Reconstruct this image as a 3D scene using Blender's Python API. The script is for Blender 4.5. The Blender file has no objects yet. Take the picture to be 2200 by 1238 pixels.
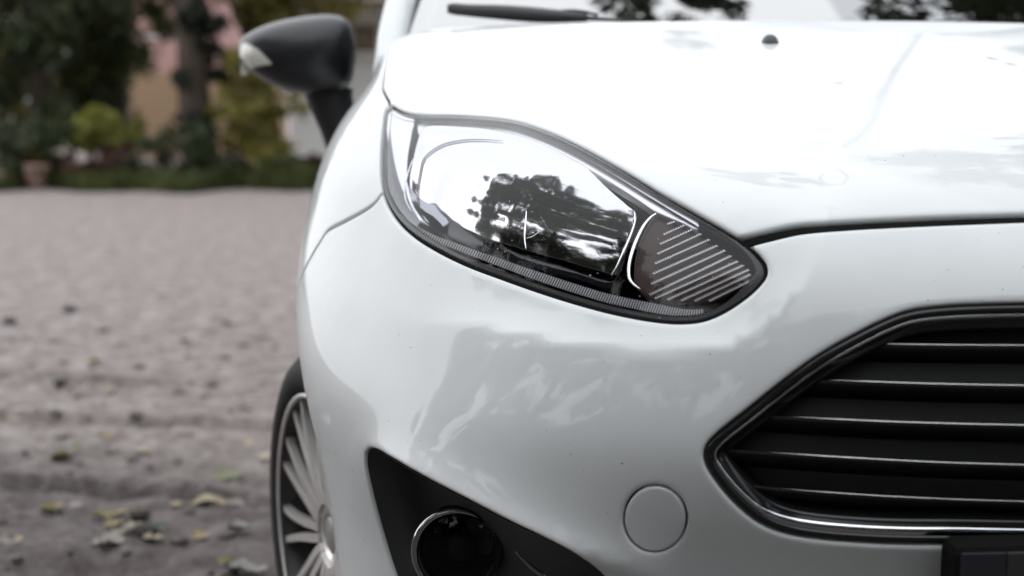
import bpy, bmesh, math, random
import numpy as np
from mathutils import Vector, Matrix, geometry
from mathutils.bvhtree import BVHTree

# ------------------------------------------------------------------ camera, sky, sun, exposure
SC = bpy.context.scene
COL = SC.collection
rad = math.radians
random.seed(7); RNG = np.random.default_rng(7)

FPX, IW, IH = 2800.0, 2200.0, 1238.0          # focal length in pixels of the 2200 px wide photograph
CAM = np.array([-0.68, -1.15, 0.94])
YAW, PITCH = rad(3.5), rad(8.0)
cam_d = bpy.data.cameras.new('camera'); cam = bpy.data.objects.new('camera', cam_d); COL.objects.link(cam)
cam.location = CAM; cam.rotation_euler = (rad(90) - PITCH, 0, -YAW)
cam_d.sensor_width = 36.0; cam_d.lens = 36.0 * FPX / IW
cam_d.clip_start = 0.02; cam_d.clip_end = 2000
cam_d.dof.use_dof = True; cam_d.dof.focus_distance = 1.46; cam_d.dof.aperture_fstop = 3.0
SC.camera = cam

world = bpy.data.worlds.new('World'); SC.world = world; world.use_nodes = True
wn = world.node_tree; wn.nodes.clear()
sky = wn.nodes.new('ShaderNodeTexSky'); sky.sky_type = 'NISHITA'; sky.sun_disc = False
SUN_EL, SUN_ROT = rad(26), rad(-92)
sky.sun_elevation = SUN_EL; sky.sun_rotation = SUN_ROT
sky.air_density = 1.0; sky.dust_density = 3.0; sky.ozone_density = 1.0
hs = wn.nodes.new('ShaderNodeHueSaturation'); hs.inputs['Saturation'].default_value = 0.28
bg = wn.nodes.new('ShaderNodeBackground'); bg.inputs['Strength'].default_value = 0.15
wo = wn.nodes.new('ShaderNodeOutputWorld')
cl = wn.nodes.new('ShaderNodeMix'); cl.data_type = 'RGBA'; cl.inputs['Factor'].default_value = 0.85
# closed cloud cover over that sky, brighter overhead than at the horizon as overcast skies are
tcw = wn.nodes.new('ShaderNodeTexCoord'); sxw = wn.nodes.new('ShaderNodeSeparateXYZ'); wn.links.new(tcw.outputs['Generated'], sxw.inputs[0])
mrw = wn.nodes.new('ShaderNodeMapRange'); mrw.inputs['To Min'].default_value = .75
wn.links.new(sxw.outputs[2], mrw.inputs['Value'])
cw = wn.nodes.new('ShaderNodeMix'); cw.data_type = 'RGBA'; cw.blend_type = 'MULTIPLY'; cw.inputs['Factor'].default_value = 1
cw.inputs['A'].default_value = (7.05, 7.35, 7.75, 1); wn.links.new(mrw.outputs[0], cw.inputs['B']); wn.links.new(cw.outputs['Result'], cl.inputs['B'])
wn.links.new(sky.outputs[0], hs.inputs['Color']); wn.links.new(hs.outputs[0], cl.inputs['A']); wn.links.new(cl.outputs['Result'], bg.inputs['Color'])
wn.links.new(bg.outputs[0], wo.inputs[0])

sun_d = bpy.data.lights.new('sun', 'SUN'); sun = bpy.data.objects.new('sun', sun_d); COL.objects.link(sun)
sun_d.energy = 1.1; sun_d.angle = rad(174); sun_d.color = (1.0, 0.97, 0.93)
sv = Vector((math.sin(SUN_ROT) * math.cos(SUN_EL), math.cos(SUN_ROT) * math.cos(SUN_EL), math.sin(SUN_EL)))
sun.rotation_euler = sv.to_track_quat('Z', 'Y').to_euler(); sun.location = (0, 0, 30)

SC.view_settings.view_transform = 'Standard'; SC.view_settings.look = 'None'
SC.view_settings.exposure = 0.66; SC.view_settings.gamma = 1.0
SC.view_settings.use_curve_mapping = False
SC.render.engine = 'CYCLES'
SC.cycles.use_denoising = True
SC.cycles.max_bounces = 7; SC.cycles.glossy_bounces = 5; SC.cycles.diffuse_bounces = 3; SC.cycles.transparent_max_bounces = 8
SC.cycles.caustics_reflective = False; SC.cycles.caustics_refractive = False
SC.cycles.sample_clamp_indirect = 6.0

# ------------------------------------------------------------------ small helpers
def cam_ray(px, py):
    x = (px - IW / 2) / FPX; z = -(py - IH / 2) / FPX
    cp, sp = math.cos(PITCH), math.sin(PITCH)
    y2 = cp + z * sp; z2 = -sp + z * cp
    cy, sy = math.cos(YAW), math.sin(YAW)
    v = np.array([x * cy + y2 * sy, -x * sy + y2 * cy, z2])
    return v / np.linalg.norm(v)
def at_y(px, py, y):
    v = cam_ray(px, py); return CAM + v * ((y - CAM[1]) / v[1])
def at_z(px, py, z):
    v = cam_ray(px, py); return CAM + v * ((z - CAM[2]) / v[2])
def to_px(p):
    q = np.asarray(p, float) - CAM
    cy, sy = math.cos(YAW), math.sin(YAW)
    x = q[..., 0] * cy - q[..., 1] * sy; y = q[..., 0] * sy + q[..., 1] * cy; z = q[..., 2]
    cp, sp = math.cos(PITCH), math.sin(PITCH)
    f = y * cp - z * sp; u = y * sp + z * cp
    return np.stack([IW / 2 + FPX * x / f, IH / 2 - FPX * u / f], -1)

def set_props(o, label=None, cat=None, group=None, kind=None):
    if label: o['label'] = label
    if cat: o['category'] = cat
    if group: o['group'] = group
    if kind: o['kind'] = kind
    return o
def empty(name, loc=(0, 0, 0), parent=None):
    o = bpy.data.objects.new(name, None); COL.objects.link(o); o.location = loc; o.parent = parent
    o.empty_display_size = 0.1
    return o
def mesh_obj(name, verts, faces, mat, parent=None, smooth=True, normals=None, nmask=None, mats=None, fmat=None):
    me = bpy.data.meshes.new(name)
    me.from_pydata([tuple(map(float, v)) for v in verts], [], [tuple(map(int, f)) for f in faces])
    for m in (mats or [mat]): me.materials.append(m)
    if fmat is not None: me.polygons.foreach_set('material_index', np.asarray(fmat, np.int32))
    me.polygons.foreach_set('use_smooth', np.full(len(me.polygons), smooth))
    me.update()
    if normals is not None:
        vn = np.empty(len(me.vertices) * 3, np.float32); me.vertex_normals.foreach_get('vector', vn)
        vn = vn.reshape(-1, 3); nm = np.asarray(nmask, bool); vn[nm] = np.asarray(normals)[nm]
        me.normals_split_custom_set_from_vertices(vn.tolist())
    o = bpy.data.objects.new(name, me); COL.objects.link(o); o.parent = parent
    return o
def quads_fast(name, V, F, mat, parent=None, smooth=False, colors=None):
    """big meshes from numpy arrays (all faces the same size)"""
    me = bpy.data.meshes.new(name); n, k = F.shape
    me.vertices.add(len(V)); me.vertices.foreach_set('co', np.asarray(V, np.float32).ravel())
    me.loops.add(n * k); me.loops.foreach_set('vertex_index', np.asarray(F, np.int32).ravel())
    me.polygons.add(n); me.polygons.foreach_set('loop_start', np.arange(0, n * k, k, dtype=np.int32))
    me.polygons.foreach_set('use_smooth', np.full(n, smooth))
    me.update(calc_edges=True); me.materials.append(mat)
    o = bpy.data.objects.new(name, me); COL.objects.link(o); o.parent = parent
    return o
def bm_obj(name, bm, mat, parent=None, smooth=True):
    me = bpy.data.meshes.new(name); bmesh.ops.recalc_face_normals(bm, faces=bm.faces); bm.to_mesh(me); bm.free()
    me.materials.append(mat); me.polygons.foreach_set('use_smooth', np.full(len(me.polygons), smooth)); me.update()
    o = bpy.data.objects.new(name, me); COL.objects.link(o); o.parent = parent
    return o
def box(name, lo, hi, mat, parent=None, bevel=0.0):
    bm = bmesh.new(); bmesh.ops.create_cube(bm, size=1)
    for v in bm.verts:
        for i in range(3): v.co[i] = lo[i] if v.co[i] < 0 else hi[i]
    if bevel: bmesh.ops.bevel(bm, geom=bm.edges[:], offset=bevel, segments=2, affect='EDGES', profile=0.5)
    return bm_obj(name, bm, mat, parent, smooth=False)
def spline(pts, n, closed=False):
    """centripetal-ish Catmull-Rom through pts, n samples evenly spaced by length"""
    p = np.asarray(pts, float)
    if closed: q = np.vstack([p[-1:], p, p[:2]])
    else: q = np.vstack([2 * p[0] - p[1], p, 2 * p[-1] - p[-2]])
    out = []
    for i in range(1, len(q) - 2):
        p0, p1, p2, p3 = q[i - 1], q[i], q[i + 1], q[i + 2]
        t0 = 0; t1 = t0 + max(np.linalg.norm(p1 - p0), 1e-9) ** .5
        t2 = t1 + max(np.linalg.norm(p2 - p1), 1e-9) ** .5; t3 = t2 + max(np.linalg.norm(p3 - p2), 1e-9) ** .5
        t = np.linspace(t1, t2, 16, endpoint=False)[:, None]
        a1 = (t1 - t) / (t1 - t0) * p0 + (t - t0) / (t1 - t0) * p1
        a2 = (t2 - t) / (t2 - t1) * p1 + (t - t1) / (t2 - t1) * p2
        a3 = (t3 - t) / (t3 - t2) * p2 + (t - t2) / (t3 - t2) * p3
        b1 = (t2 - t) / (t2 - t0) * a1 + (t - t0) / (t2 - t0) * a2
        b2 = (t3 - t) / (t3 - t1) * a2 + (t - t1) / (t3 - t1) * a3
        out.append((t2 - t) / (t2 - t1) * b1 + (t - t1) / (t2 - t1) * b2)
    out = np.vstack(out + ([] if closed else [p[-1:]]))
    return resample(out, n, closed)
def resample(p, n, closed=False):
    p = np.asarray(p, float)
    if closed: p = np.vstack([p, p[:1]])
    L = np.r_[0, np.cumsum(np.linalg.norm(np.diff(p, axis=0), axis=1))]
    s = np.linspace(0, L[-1], n, endpoint=not closed)
    return np.stack([np.interp(s, L, p[:, k]) for k in range(p.shape[1])], 1)
def plen(p): return np.linalg.norm(np.diff(np.asarray(p), axis=0), axis=1).sum()
def sweep(name, path, prof, mat, parent=None, closed=False, up=None, caps=True, smooth=True):
    """sweep a closed 2D profile (side, up) along a 3D path; up: per-point up vectors"""
    path = np.asarray(path, float); n = len(path)
    if closed: tg = np.roll(path, -1, 0) - np.roll(path, 1, 0)
    else: tg = np.gradient(path, axis=0)
    tg /= np.linalg.norm(tg, axis=1)[:, None] + 1e-12
    up = np.tile([0, 0, 1.0], (n, 1)) if up is None else np.broadcast_to(np.asarray(up, float), (n, 3))
    sd = np.cross(tg, up); sd /= np.linalg.norm(sd, axis=1)[:, None] + 1e-12
    u2 = np.cross(sd, tg)
    pr = np.asarray(prof, float)
    if pr.ndim == 2: pr = np.broadcast_to(pr, (n,) + pr.shape)
    k = pr.shape[1]
    V = (path[:, None] + sd[:, None] * pr[..., :1] + u2[:, None] * pr[..., 1:2]).reshape(-1, 3)
    F = []
    for i in range(n if closed else n - 1):
        j = (i + 1) % n
        for a in range(k):
            b = (a + 1) % k
            F.append((i * k + a, i * k + b, j * k + b, j * k + a))
    if caps and not closed:
        F.append(tuple(range(k - 1, -1, -1))); F.append(tuple((n - 1) * k + a for a in range(k)))
    return mesh_obj(name, V, F, mat, parent, smooth)
def circle2(r, k=8, ry=None):
    a = np.linspace(0, 2 * np.pi, k, endpoint=False); return np.stack([r * np.cos(a), (ry or r) * np.sin(a)], 1)
def lathe(name, prof, mat, parent=None, n=48, axis='x', loc=(0, 0, 0), smooth=True):
    """prof: list of (radius, along-axis)"""
    V = []; F = []; m = len(prof)
    for i in range(n):
        a = 2 * math.pi * i / n
        for r, h in prof:
            c, s = r * math.cos(a), r * math.sin(a)
            V.append({'x': (h, c, s), 'y': (c, h, s), 'z': (c, s, h)}[axis])
    for i in range(n):
        j = (i + 1) % n
        for k in range(m - 1): F.append((i * m + k, i * m + k + 1, j * m + k + 1, j * m + k))
    o = mesh_obj(name, V, F, mat, parent, smooth); o.location = loc
    return o

# ------------------------------------------------------------------ materials
def mat(name, col=(.5, .5, .5), rough=.5, metal=0.0, spec=.5, coat=0.0, coat_rough=.03, **kw):
    m = bpy.data.materials.new(name); m.use_nodes = True
    b = m.node_tree.nodes['Principled BSDF']
    b.inputs['Base Color'].default_value = (*col, 1); b.inputs['Roughness'].default_value = rough
    b.inputs['Metallic'].default_value = metal; b.inputs['Specular IOR Level'].default_value = spec
    b.inputs['Coat Weight'].default_value = coat; b.inputs['Coat Roughness'].default_value = coat_rough
    for k, v in kw.items(): b.inputs[k.replace('_', ' ')].default_value = v
    return m
def noise_col(m, stops, scale=5.0, detail=6.0, rough=.6, coord='Object', mapscale=None, dist=0.0):
    nt = m.node_tree; b = nt.nodes['Principled BSDF']
    tc = nt.nodes.new('ShaderNodeTexCoord'); n = nt.nodes.new('ShaderNodeTexNoise'); r = nt.nodes.new('ShaderNodeValToRGB')
    n.inputs['Scale'].default_value = scale; n.inputs['Detail'].default_value = detail; n.inputs['Roughness'].default_value = rough
    n.inputs['Distortion'].default_value = dist
    src = tc.outputs[coord]
    if mapscale:
        mp = nt.nodes.new('ShaderNodeMapping'); mp.inputs['Scale'].default_value = mapscale
        nt.links.new(src, mp.inputs[0]); src = mp.outputs[0]
    nt.links.new(src, n.inputs['Vector']); nt.links.new(n.outputs[0], r.inputs[0])
    e = r.color_ramp.elements
    while len(e) < len(stops): e.new(.5)
    for el, (p, c) in zip(e, stops): el.position = p; el.color = (*c, 1)
    nt.links.new(r.outputs[0], b.inputs['Base Color'])
    return n, r
def bump(m, scale=60, strength=.2, dist=.002, detail=4.0):
    nt = m.node_tree; b = nt.nodes['Principled BSDF']
    tc = nt.nodes.new('ShaderNodeTexCoord'); n = nt.nodes.new('ShaderNodeTexNoise'); bp = nt.nodes.new('ShaderNodeBump')
    n.inputs['Scale'].default_value = scale; n.inputs['Detail'].default_value = detail
    bp.inputs['Strength'].default_value = strength; bp.inputs['Distance'].default_value = dist
    nt.links.new(tc.outputs['Object'], n.inputs['Vector']); nt.links.new(n.outputs[0], bp.inputs['Height'])
    nt.links.new(bp.outputs[0], b.inputs['Normal'])

M = {}
def make_paint():
    m = mat('white_paint', (.80, .81, .83), .5, 0, .2, .8, .015)
    nt = m.node_tree; b = nt.nodes['Principled BSDF']
    tc = nt.nodes.new('ShaderNodeTexCoord')
    vo = nt.nodes.new('ShaderNodeTexVoronoi'); vo.inputs['Scale'].default_value = 85
    vo.feature = 'F1'
    wn_ = nt.nodes.new('ShaderNodeTexWhiteNoise'); wn_.noise_dimensions = '3D'
    # a cell carries a dirt speck if its random value is high; the speck is a small disc round the cell point
    sep = nt.nodes.new('ShaderNodeSeparateColor')
    nt.links.new(tc.outputs['Object'], vo.inputs['Vector'])
    nt.links.new(vo.outputs['Color'], sep.inputs[0])
    size = nt.nodes.new('ShaderNodeMapRange'); size.inputs['From Min'].default_value = .42; size.inputs['From Max'].default_value = 1.0
    size.inputs['To Min'].default_value = 0.0; size.inputs['To Max'].default_value = .085
    nt.links.new(sep.outputs[0], size.inputs['Value'])
    lt = nt.nodes.new('ShaderNodeMath'); lt.operation = 'LESS_THAN'
    nt.links.new(vo.outputs['Distance'], lt.inputs[0]); nt.links.new(size.outputs[0], lt.inputs[1])
    # specks gather low on the nose (road dirt) : patchy mask
    nz = nt.nodes.new('ShaderNodeTexNoise'); nz.inputs['Scale'].default_value = 6; nt.links.new(tc.outputs['Object'], nz.inputs['Vector'])
    pm = nt.nodes.new('ShaderNodeMapRange'); pm.inputs['From Min'].default_value = .38; pm.inputs['From Max'].default_value = .6
    nt.links.new(nz.outputs[0], pm.inputs['Value'])
    mul = nt.nodes.new('ShaderNodeMath'); mul.operation = 'MULTIPLY'
    nt.links.new(lt.outputs[0], mul.inputs[0]); nt.links.new(pm.outputs[0], mul.inputs[1])
    # thin dust film, very low contrast
    n2 = nt.nodes.new('ShaderNodeTexNoise'); n2.inputs['Scale'].default_value = 9; n2.inputs['Detail'].default_value = 8
    nt.links.new(tc.outputs['Object'], n2.inputs['Vector'])
    r2 = nt.nodes.new('ShaderNodeValToRGB'); e = r2.color_ramp.elements
    e[0].position = .3; e[0].color = (.72, .745, .755, 1); e[1].position = .65; e[1].color = (.775, .80, .805, 1)
    nt.links.new(n2.outputs[0], r2.inputs[0])
    mx = nt.nodes.new('ShaderNodeMix'); mx.data_type = 'RGBA'
    nt.links.new(mul.outputs[0], mx.inputs['Factor']); nt.links.new(r2.outputs[0], mx.inputs['A'])
    mx.inputs['B'].default_value = (.10, .085, .07, 1)
    nt.links.new(mx.outputs['Result'], b.inputs['Base Color'])
    cr = nt.nodes.new('ShaderNodeMapRange'); cr.inputs['To Min'].default_value = .012; cr.inputs['To Max'].default_value = .05
    nt.links.new(n2.outputs[0], cr.inputs['Value']); nt.links.new(cr.outputs[0], b.inputs['Coat Roughness'])
    # clearcoat orange peel
    no = nt.nodes.new('ShaderNodeTexNoise'); no.inputs['Scale'].default_value = 220; no.inputs['Detail'].default_value = 1
    nt.links.new(tc.outputs['Object'], no.inputs['Vector'])
    bp = nt.nodes.new('ShaderNodeBump'); bp.inputs['Strength'].default_value = .03; bp.inputs['Distance'].default_value = .0006
    nt.links.new(no.outputs[0], bp.inputs['Height']); nt.links.new(bp.outputs[0], b.inputs['Coat Normal'])
    return m
def make_glass(name, ior, tint=(1, 1, 1), rough=0.0, add=0.0, dust=0.0):
    m = bpy.data.materials.new(name); m.use_nodes = True; nt = m.node_tree; nt.nodes.clear()
    out = nt.nodes.new('ShaderNodeOutputMaterial'); mx = nt.nodes.new('ShaderNodeMixShader')
    tr = nt.nodes.new('ShaderNodeBsdfTransparent'); gl = nt.nodes.new('ShaderNodeBsdfAnisotropic' if False else 'ShaderNodeBsdfGlossy')
    # Schlick reflectance of a thin clear sheet, the same from both sides
    lw = nt.nodes.new('ShaderNodeLayerWeight'); lw.inputs['Blend'].default_value = .5; f0 = ((ior - 1) / (ior + 1))**2
    pw_ = nt.nodes.new('ShaderNodeMath'); pw_.operation = 'POWER'; pw_.inputs[1].default_value = 5.0; nt.links.new(lw.outputs['Facing'], pw_.inputs[0])
    fr = nt.nodes.new('ShaderNodeMath'); fr.operation = 'MULTIPLY_ADD'; fr.inputs[1].default_value = 1 - f0; fr.inputs[2].default_value = f0; nt.links.new(pw_.outputs[0], fr.inputs[0])
    tr.inputs[0].default_value = (*tint, 1); gl.inputs['Roughness'].default_value = rough
    ad = nt.nodes.new('ShaderNodeMath'); ad.operation = 'ADD'; ad.use_clamp = True; ad.inputs[1].default_value = add
    nt.links.new(fr.outputs[0], ad.inputs[0]); nt.links.new(ad.outputs[0], mx.inputs[0])
    nt.links.new(tr.outputs[0], mx.inputs[1]); nt.links.new(gl.outputs[0], mx.inputs[2])
    last = mx.outputs[0]
    if dust:
        df = nt.nodes.new('ShaderNodeBsdfDiffuse'); df.inputs[0].default_value = (.75, .74, .72, 1)
        tc = nt.nodes.new('ShaderNodeTexCoord'); vo = nt.nodes.new('ShaderNodeTexVoronoi'); vo.inputs['Scale'].default_value = 130
        nt.links.new(tc.outputs['Object'], vo.inputs['Vector'])
        sep = nt.nodes.new('ShaderNodeSeparateColor'); nt.links.new(vo.outputs['Color'], sep.inputs[0])
        sz = nt.nodes.new('ShaderNodeMapRange'); sz.inputs['From Min'].default_value = .8; sz.inputs['To Max'].default_value = .14
        nt.links.new(sep.outputs[0], sz.inputs['Value'])
        lt = nt.nodes.new('ShaderNodeMath'); lt.operation = 'LESS_THAN'
        nt.links.new(vo.outputs['Distance'], lt.inputs[0]); nt.links.new(sz.outputs[0], lt.inputs[1])
        ml = nt.nodes.new('ShaderNodeMath'); ml.operation = 'MULTIPLY'; ml.inputs[1].default_value = dust
        nt.links.new(lt.outputs[0], ml.inputs[0])
        m2 = nt.nodes.new('ShaderNodeMixShader'); nt.links.new(ml.outputs[0], m2.inputs[0])
        nt.links.new(last, m2.inputs[1]); nt.links.new(df.outputs[0], m2.inputs[2]); last = m2.outputs[0]
    nt.links.new(last, out.inputs[0])
    return m
M['paint'] = make_paint()
M['black_gloss'] = mat('black_gloss_plastic', (.012, .012, .013), .18, 0, .5)
M['black'] = mat('black_plastic', (.024, .024, .0245), .5, 0, .3); bump(M['black'], 900, .15, .0006)
M['black_soft'] = mat('black_textured_plastic', (.075, .075, .076), .42, 0, .4)
M['gasket'] = mat('matt_gasket_rubber', (.012, .012, .012), .9, 0, .05)
M['seal'] = mat('rubber_seal', (.012, .012, .014), .35, 0, .4)
M['cavity'] = mat('radiator_grey', (.06, .06, .06), .9, 0, .1)
M['dark'] = mat('dark_cavity', (.04, .04, .04), .8, 0, .1)
M['chrome'] = mat('chrome', (.92, .92, .94), .04, 1.0)
M['chrome_trim'] = mat('dark_chrome_trim', (.72, .73, .76), .10, 1.0)
M['frame_black'] = mat('piano_black', (.014, .014, .0145), .12, 0, .5)
M['side_chrome'] = mat('grey_chrome', (.50, .51, .54), .10, 1.0)
M['dark_chrome'] = mat('dark_chrome', (.30, .31, .34), .08, 1.0)
M['reflector'] = mat('vacuum_metallised_reflector', (.50, .505, .535), .05, 1.0)
M['satin'] = mat('satin_silver', (.58, .58, .62), .28, .85, .5)
M['lens'] = make_glass('clear_lens', 1.42, (.97, .97, .98), 0.0, .0, .55)
M['wind'] = make_glass('windscreen_glass', 3.0, (.32, .36, .35), 0.0, .24)
M['glass_dark'] = mat('tinted_window', (.01, .012, .012), .03, 0, .8)
M['amber'] = mat('amber_reflector', (.030, .012, .008), .4, 0, .3)
M['prism'] = mat('prism_optics', (.62, .62, .64), .15, .4, .6)
M['slat_edge'] = mat('bright_slat_edge', (.95, .95, .96), .22, 1.0)
M['slat'] = mat('slat_black', (.03, .03, .031), .85, 0, .05)
M['flute'] = mat('clear_fluting', (.62, .62, .64), .25, 0, .6)
M['tyre'] = mat('tyre_rubber', (.016, .016, .0165), .7, 0, .3); bump(M['tyre'], 120, .3, .001)
M['alloy'] = mat('machined_alloy', (.80, .78, .76), .38, .75)
M['alloy_grey'] = mat('alloy_cap', (.34, .33, .33), .45, .5)
M['alloy_dark'] = mat('alloy_pocket_paint', (.05, .05, .052), .4, .3)
M['plate_white'] = mat('plate_white', (.65, .65, .62), .4)
M['plate_blue'] = mat('plate_blue', (.02, .03, .22), .4)
M['signal'] = mat('mirror_signal_lens', (.78, .76, .70), .12, 0, .5, .6)
M['interior'] = mat('cabin_trim', (.02, .02, .021), .7)

# ------------------------------------------------------------------ setting: ground
def vnoise(x, y, seed=0):
    r = np.random.default_rng(seed).random((257, 257)); r[256] = r[0]; r[:, 256] = r[:, 0]
    xi = np.floor(x).astype(int); yi = np.floor(y).astype(int); fx = x - xi; fy = y - yi
    fx = fx * fx * (3 - 2 * fx); fy = fy * fy * (3 - 2 * fy); xi &= 255; yi &= 255
    return (r[xi, yi] * (1 - fx) + r[xi + 1, yi] * fx) * (1 - fy) + (r[xi, yi + 1] * (1 - fx) + r[xi + 1, yi + 1] * fx) * fy - .5
def fbm(x, y, f, o, seed):
    v = 0; a = 1.0
    for i in range(o): v = v + a * vnoise(x * f, y * f, seed + i); f *= 2.03; a *= .5
    return v
def gpx(pts): return np.array([at_z(px, py, 0)[:2] for px, py in pts])
RUT1 = gpx([(-500, 985), (-200, 1002), (0, 1015), (165, 1028), (280, 1037), (420, 1047), (560, 1066), (800, 1100)])
RUT2 = gpx([(-500, 872), (0, 883), (200, 888), (320, 893), (420, 892), (560, 905), (800, 925)])
RUT3 = gpx([(-500, 785), (0, 795), (130, 800), (230, 808), (300, 812)])
DIAG = gpx([(270, 1040), (330, 1012), (400, 985), (455, 963), (530, 940), (600, 925)])
DIAG2 = gpx([(20, 1000), (60, 975), (100, 962)])
PIT = [(255, 1214, .11, .055), (75, 1198, .05, .035), (470, 1195, .05, .03), (310, 1132, .02, .015), (330, 930, .04, .02), (240, 985, .035, .018), (100, 900, .04, .018)]
def side_d(x, y, C):
    """signed distance to a polyline running to the right: > 0 beyond it (farther from the camera)"""
    q = np.stack([x.ravel(), y.ravel()], 1); best = np.full(len(q), 1e9); sg = np.zeros(len(q))
    for A, B in zip(C[:-1], C[1:]):
        ab = B - A; t = np.clip(((q - A) @ ab) / (ab @ ab), 0, 1); v = q - A - t[:, None] * ab; d = (v**2).sum(1)
        w = d < best; best[w] = d[w]; sg[w] = np.sign(ab[0] * v[w, 1] - ab[1] * v[w, 0])
    return (np.sqrt(best) * np.where(sg == 0, 1, sg)).reshape(x.shape)
def ground_z(x, y):
    z = .012 * fbm(x, y, 1.3, 3, 1) + .009 * fbm(x, y * 1.3, 5.0, 4, 5) + .020 * np.abs(fbm(x, y * 1.1, 17.0, 3, 11))
    z = z * (1 + .7 * np.clip((2.6 - y) / .6, 0, 1)); near = np.exp(-((x + 2) / 6)**2 - ((y - 2) / 7)**2)
    def scarp(C, h, w, rec):
        d = side_d(x, y, C); j = d + .03 * fbm(x, y, 5, 2, 31)
        return -h * np.clip(.5 - j / w, 0, 1) * np.exp(-np.clip(-j, 0, 9) / rec)
    z = z + scarp(RUT1, .030, .012, .30) + scarp(RUT2, .034, .022, .16) + scarp(RUT3, .034, .025, .20)
    for C, h in ((RUT1, .060), (RUT2, .034), (RUT3, .034)):
        d = side_d(x, y, C) + .03 * fbm(x, y, 5, 2, 31); z = z - h * np.clip(1.15 + fbm(x, y, 2.5, 2, 77), 0, 1.4) * np.exp(-((d + .013) / .012)**2)
    for C, h in ((DIAG, .016), (DIAG2, .012)):
        d = np.abs(side_d(x, y, C)); z = z - h * np.exp(-(d / .028)**2)
    for px, py, r, h in PIT:
        c = at_z(px, py, 0); z = z - h * np.exp(-(((x - c[0]) / (r * 1.5))**2 + ((y - c[1]) / r)**2)**1.5)
    # old tyre treads pressed across the lot
    for C in (RUT2, RUT3):
        d = side_d(x, y, C); k = np.exp(-((d + .14) / .09)**2); z = z + .017 * k * np.tanh(3 * np.sin(x * 42 + d * 36)) * np.clip(.9 + 2 * fbm(x, y, 1.5, 2, 55), 0, 1)
    car = np.exp(-(np.clip(np.abs(x) - .95, 0, 9) / .25)**2) * np.exp(-(np.clip(np.abs(y - 2) - 2.2, 0, 9) / .4)**2)
    return z * np.clip(near * 1.4, .25, 1) * (1 - .85 * car) - .004
xs = np.unique(np.r_[-400, -200, -100, -60, -40, -30, np.linspace(-24, -4.3, 60), np.arange(-4.3, -.55, .019), np.arange(-.5, 3, .12), np.linspace(3.2, 14, 40), 20, 40, 80, 160, 400])
ys = np.unique(np.r_[-400, -200, -100, -60, -40, -30, np.linspace(-24, -1.2, 50), np.arange(-1.0, .9, .10), np.arange(.95, 1.85, .017), np.arange(1.85, 2.45, .009), np.arange(2.45, 5.2, .018), np.arange(5.25, 9, .06), np.linspace(9.1, 22, 60), 26, 32, 40, 60, 100, 200, 400])
X, Y = np.meshgrid(xs, ys, indexing='ij'); Z = ground_z(X, Y)
idx = np.arange(X.size).reshape(X.shape)
Fg = np.stack([idx[:-1, :-1], idx[1:, :-1], idx[1:, 1:], idx[:-1, 1:]], -1).reshape(-1, 4)
def make_soil():
    m = mat('trodden_soil', (.2, .18, .17), .95, 0, .15); nt = m.node_tree; b = nt.nodes['Principled BSDF']
    n, r = noise_col(m, [(.30, (.092, .073, .069)), (.44, (.190, .162, .154)), (.55, (.300, .266, .255)), (.68, (.48, .44, .425))], 9.0, 14, .84)
    # damp darker earth in the low strip beside the wheel: a mask by distance from that edge, ragged
    tc = nt.nodes.new('ShaderNodeTexCoord'); sx = nt.nodes.new('ShaderNodeSeparateXYZ'); nt.links.new(tc.outputs['Object'], sx.inputs[0])
    nz = nt.nodes.new('ShaderNodeTexNoise'); nz.inputs['Scale'].default_value = 4; nz.inputs['Detail'].default_value = 6; nt.links.new(tc.outputs['Object'], nz.inputs['Vector'])
    k = float(np.polyfit(RUT1[2:7, 0], RUT1[2:7, 1], 1)[0]); c = float(np.polyfit(RUT1[2:7, 0], RUT1[2:7, 1], 1)[1])
    m1 = nt.nodes.new('ShaderNodeMath'); m1.operation = 'MULTIPLY_ADD'; m1.inputs[1].default_value = -k; m1.inputs[2].default_value = -c
    nt.links.new(sx.outputs[0], m1.inputs[0])
    m2 = nt.nodes.new('ShaderNodeMath'); m2.operation = 'ADD'; nt.links.new(m1.outputs[0], m2.inputs[0]); nt.links.new(sx.outputs[1], m2.inputs[1])
    m3 = nt.nodes.new('ShaderNodeMath'); m3.operation = 'MULTIPLY_ADD'; m3.inputs[1].default_value = .5; nt.links.new(nz.outputs[0], m3.inputs[0]); nt.links.new(m2.outputs[0], m3.inputs[2])
    mr = nt.nodes.new('ShaderNodeMapRange'); mr.inputs['From Min'].default_value = .15; mr.inputs['From Max'].default_value = .75; mr.inputs['To Min'].default_value = .53; mr.inputs['To Max'].default_value = 1.0
    nt.links.new(m3.outputs[0], mr.inputs['Value'])
    # added darkening of the unseen ground ahead of the car, cuts bounce light
    mf = nt.nodes.new('ShaderNodeMapRange'); mf.inputs['From Min'].default_value = -1.75; mf.inputs['From Max'].default_value = -1.2; mf.inputs['To Min'].default_value = .42; mf.inputs['To Max'].default_value = 1.0
    nt.links.new(m3.outputs[0], mf.inputs['Value'])
    mq = nt.nodes.new('ShaderNodeMath'); mq.operation = 'MULTIPLY'; nt.links.new(mr.outputs[0], mq.inputs[0]); nt.links.new(mf.outputs[0], mq.inputs[1])
    mu = nt.nodes.new('ShaderNodeMix'); mu.data_type = 'RGBA'; mu.blend_type = 'MULTIPLY'; mu.inputs['Factor'].default_value = 1
    nt.links.new(r.outputs[0], mu.inputs['A']); nt.links.new(mq.outputs[0], mu.inputs['B']); nt.links.new(mu.outputs['Result'], b.inputs['Base Color'])
    bump(m, 45, .5, .012, 8)
    return m
M['soil'] = make_soil()
ground = quads_fast('ground', np.stack([X, Y, Z], -1).reshape(-1, 3), Fg, M['soil'], smooth=True)
set_props(ground, 'trodden grey-brown soil lot with old tyre ruts', None, None, 'structure')

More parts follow.
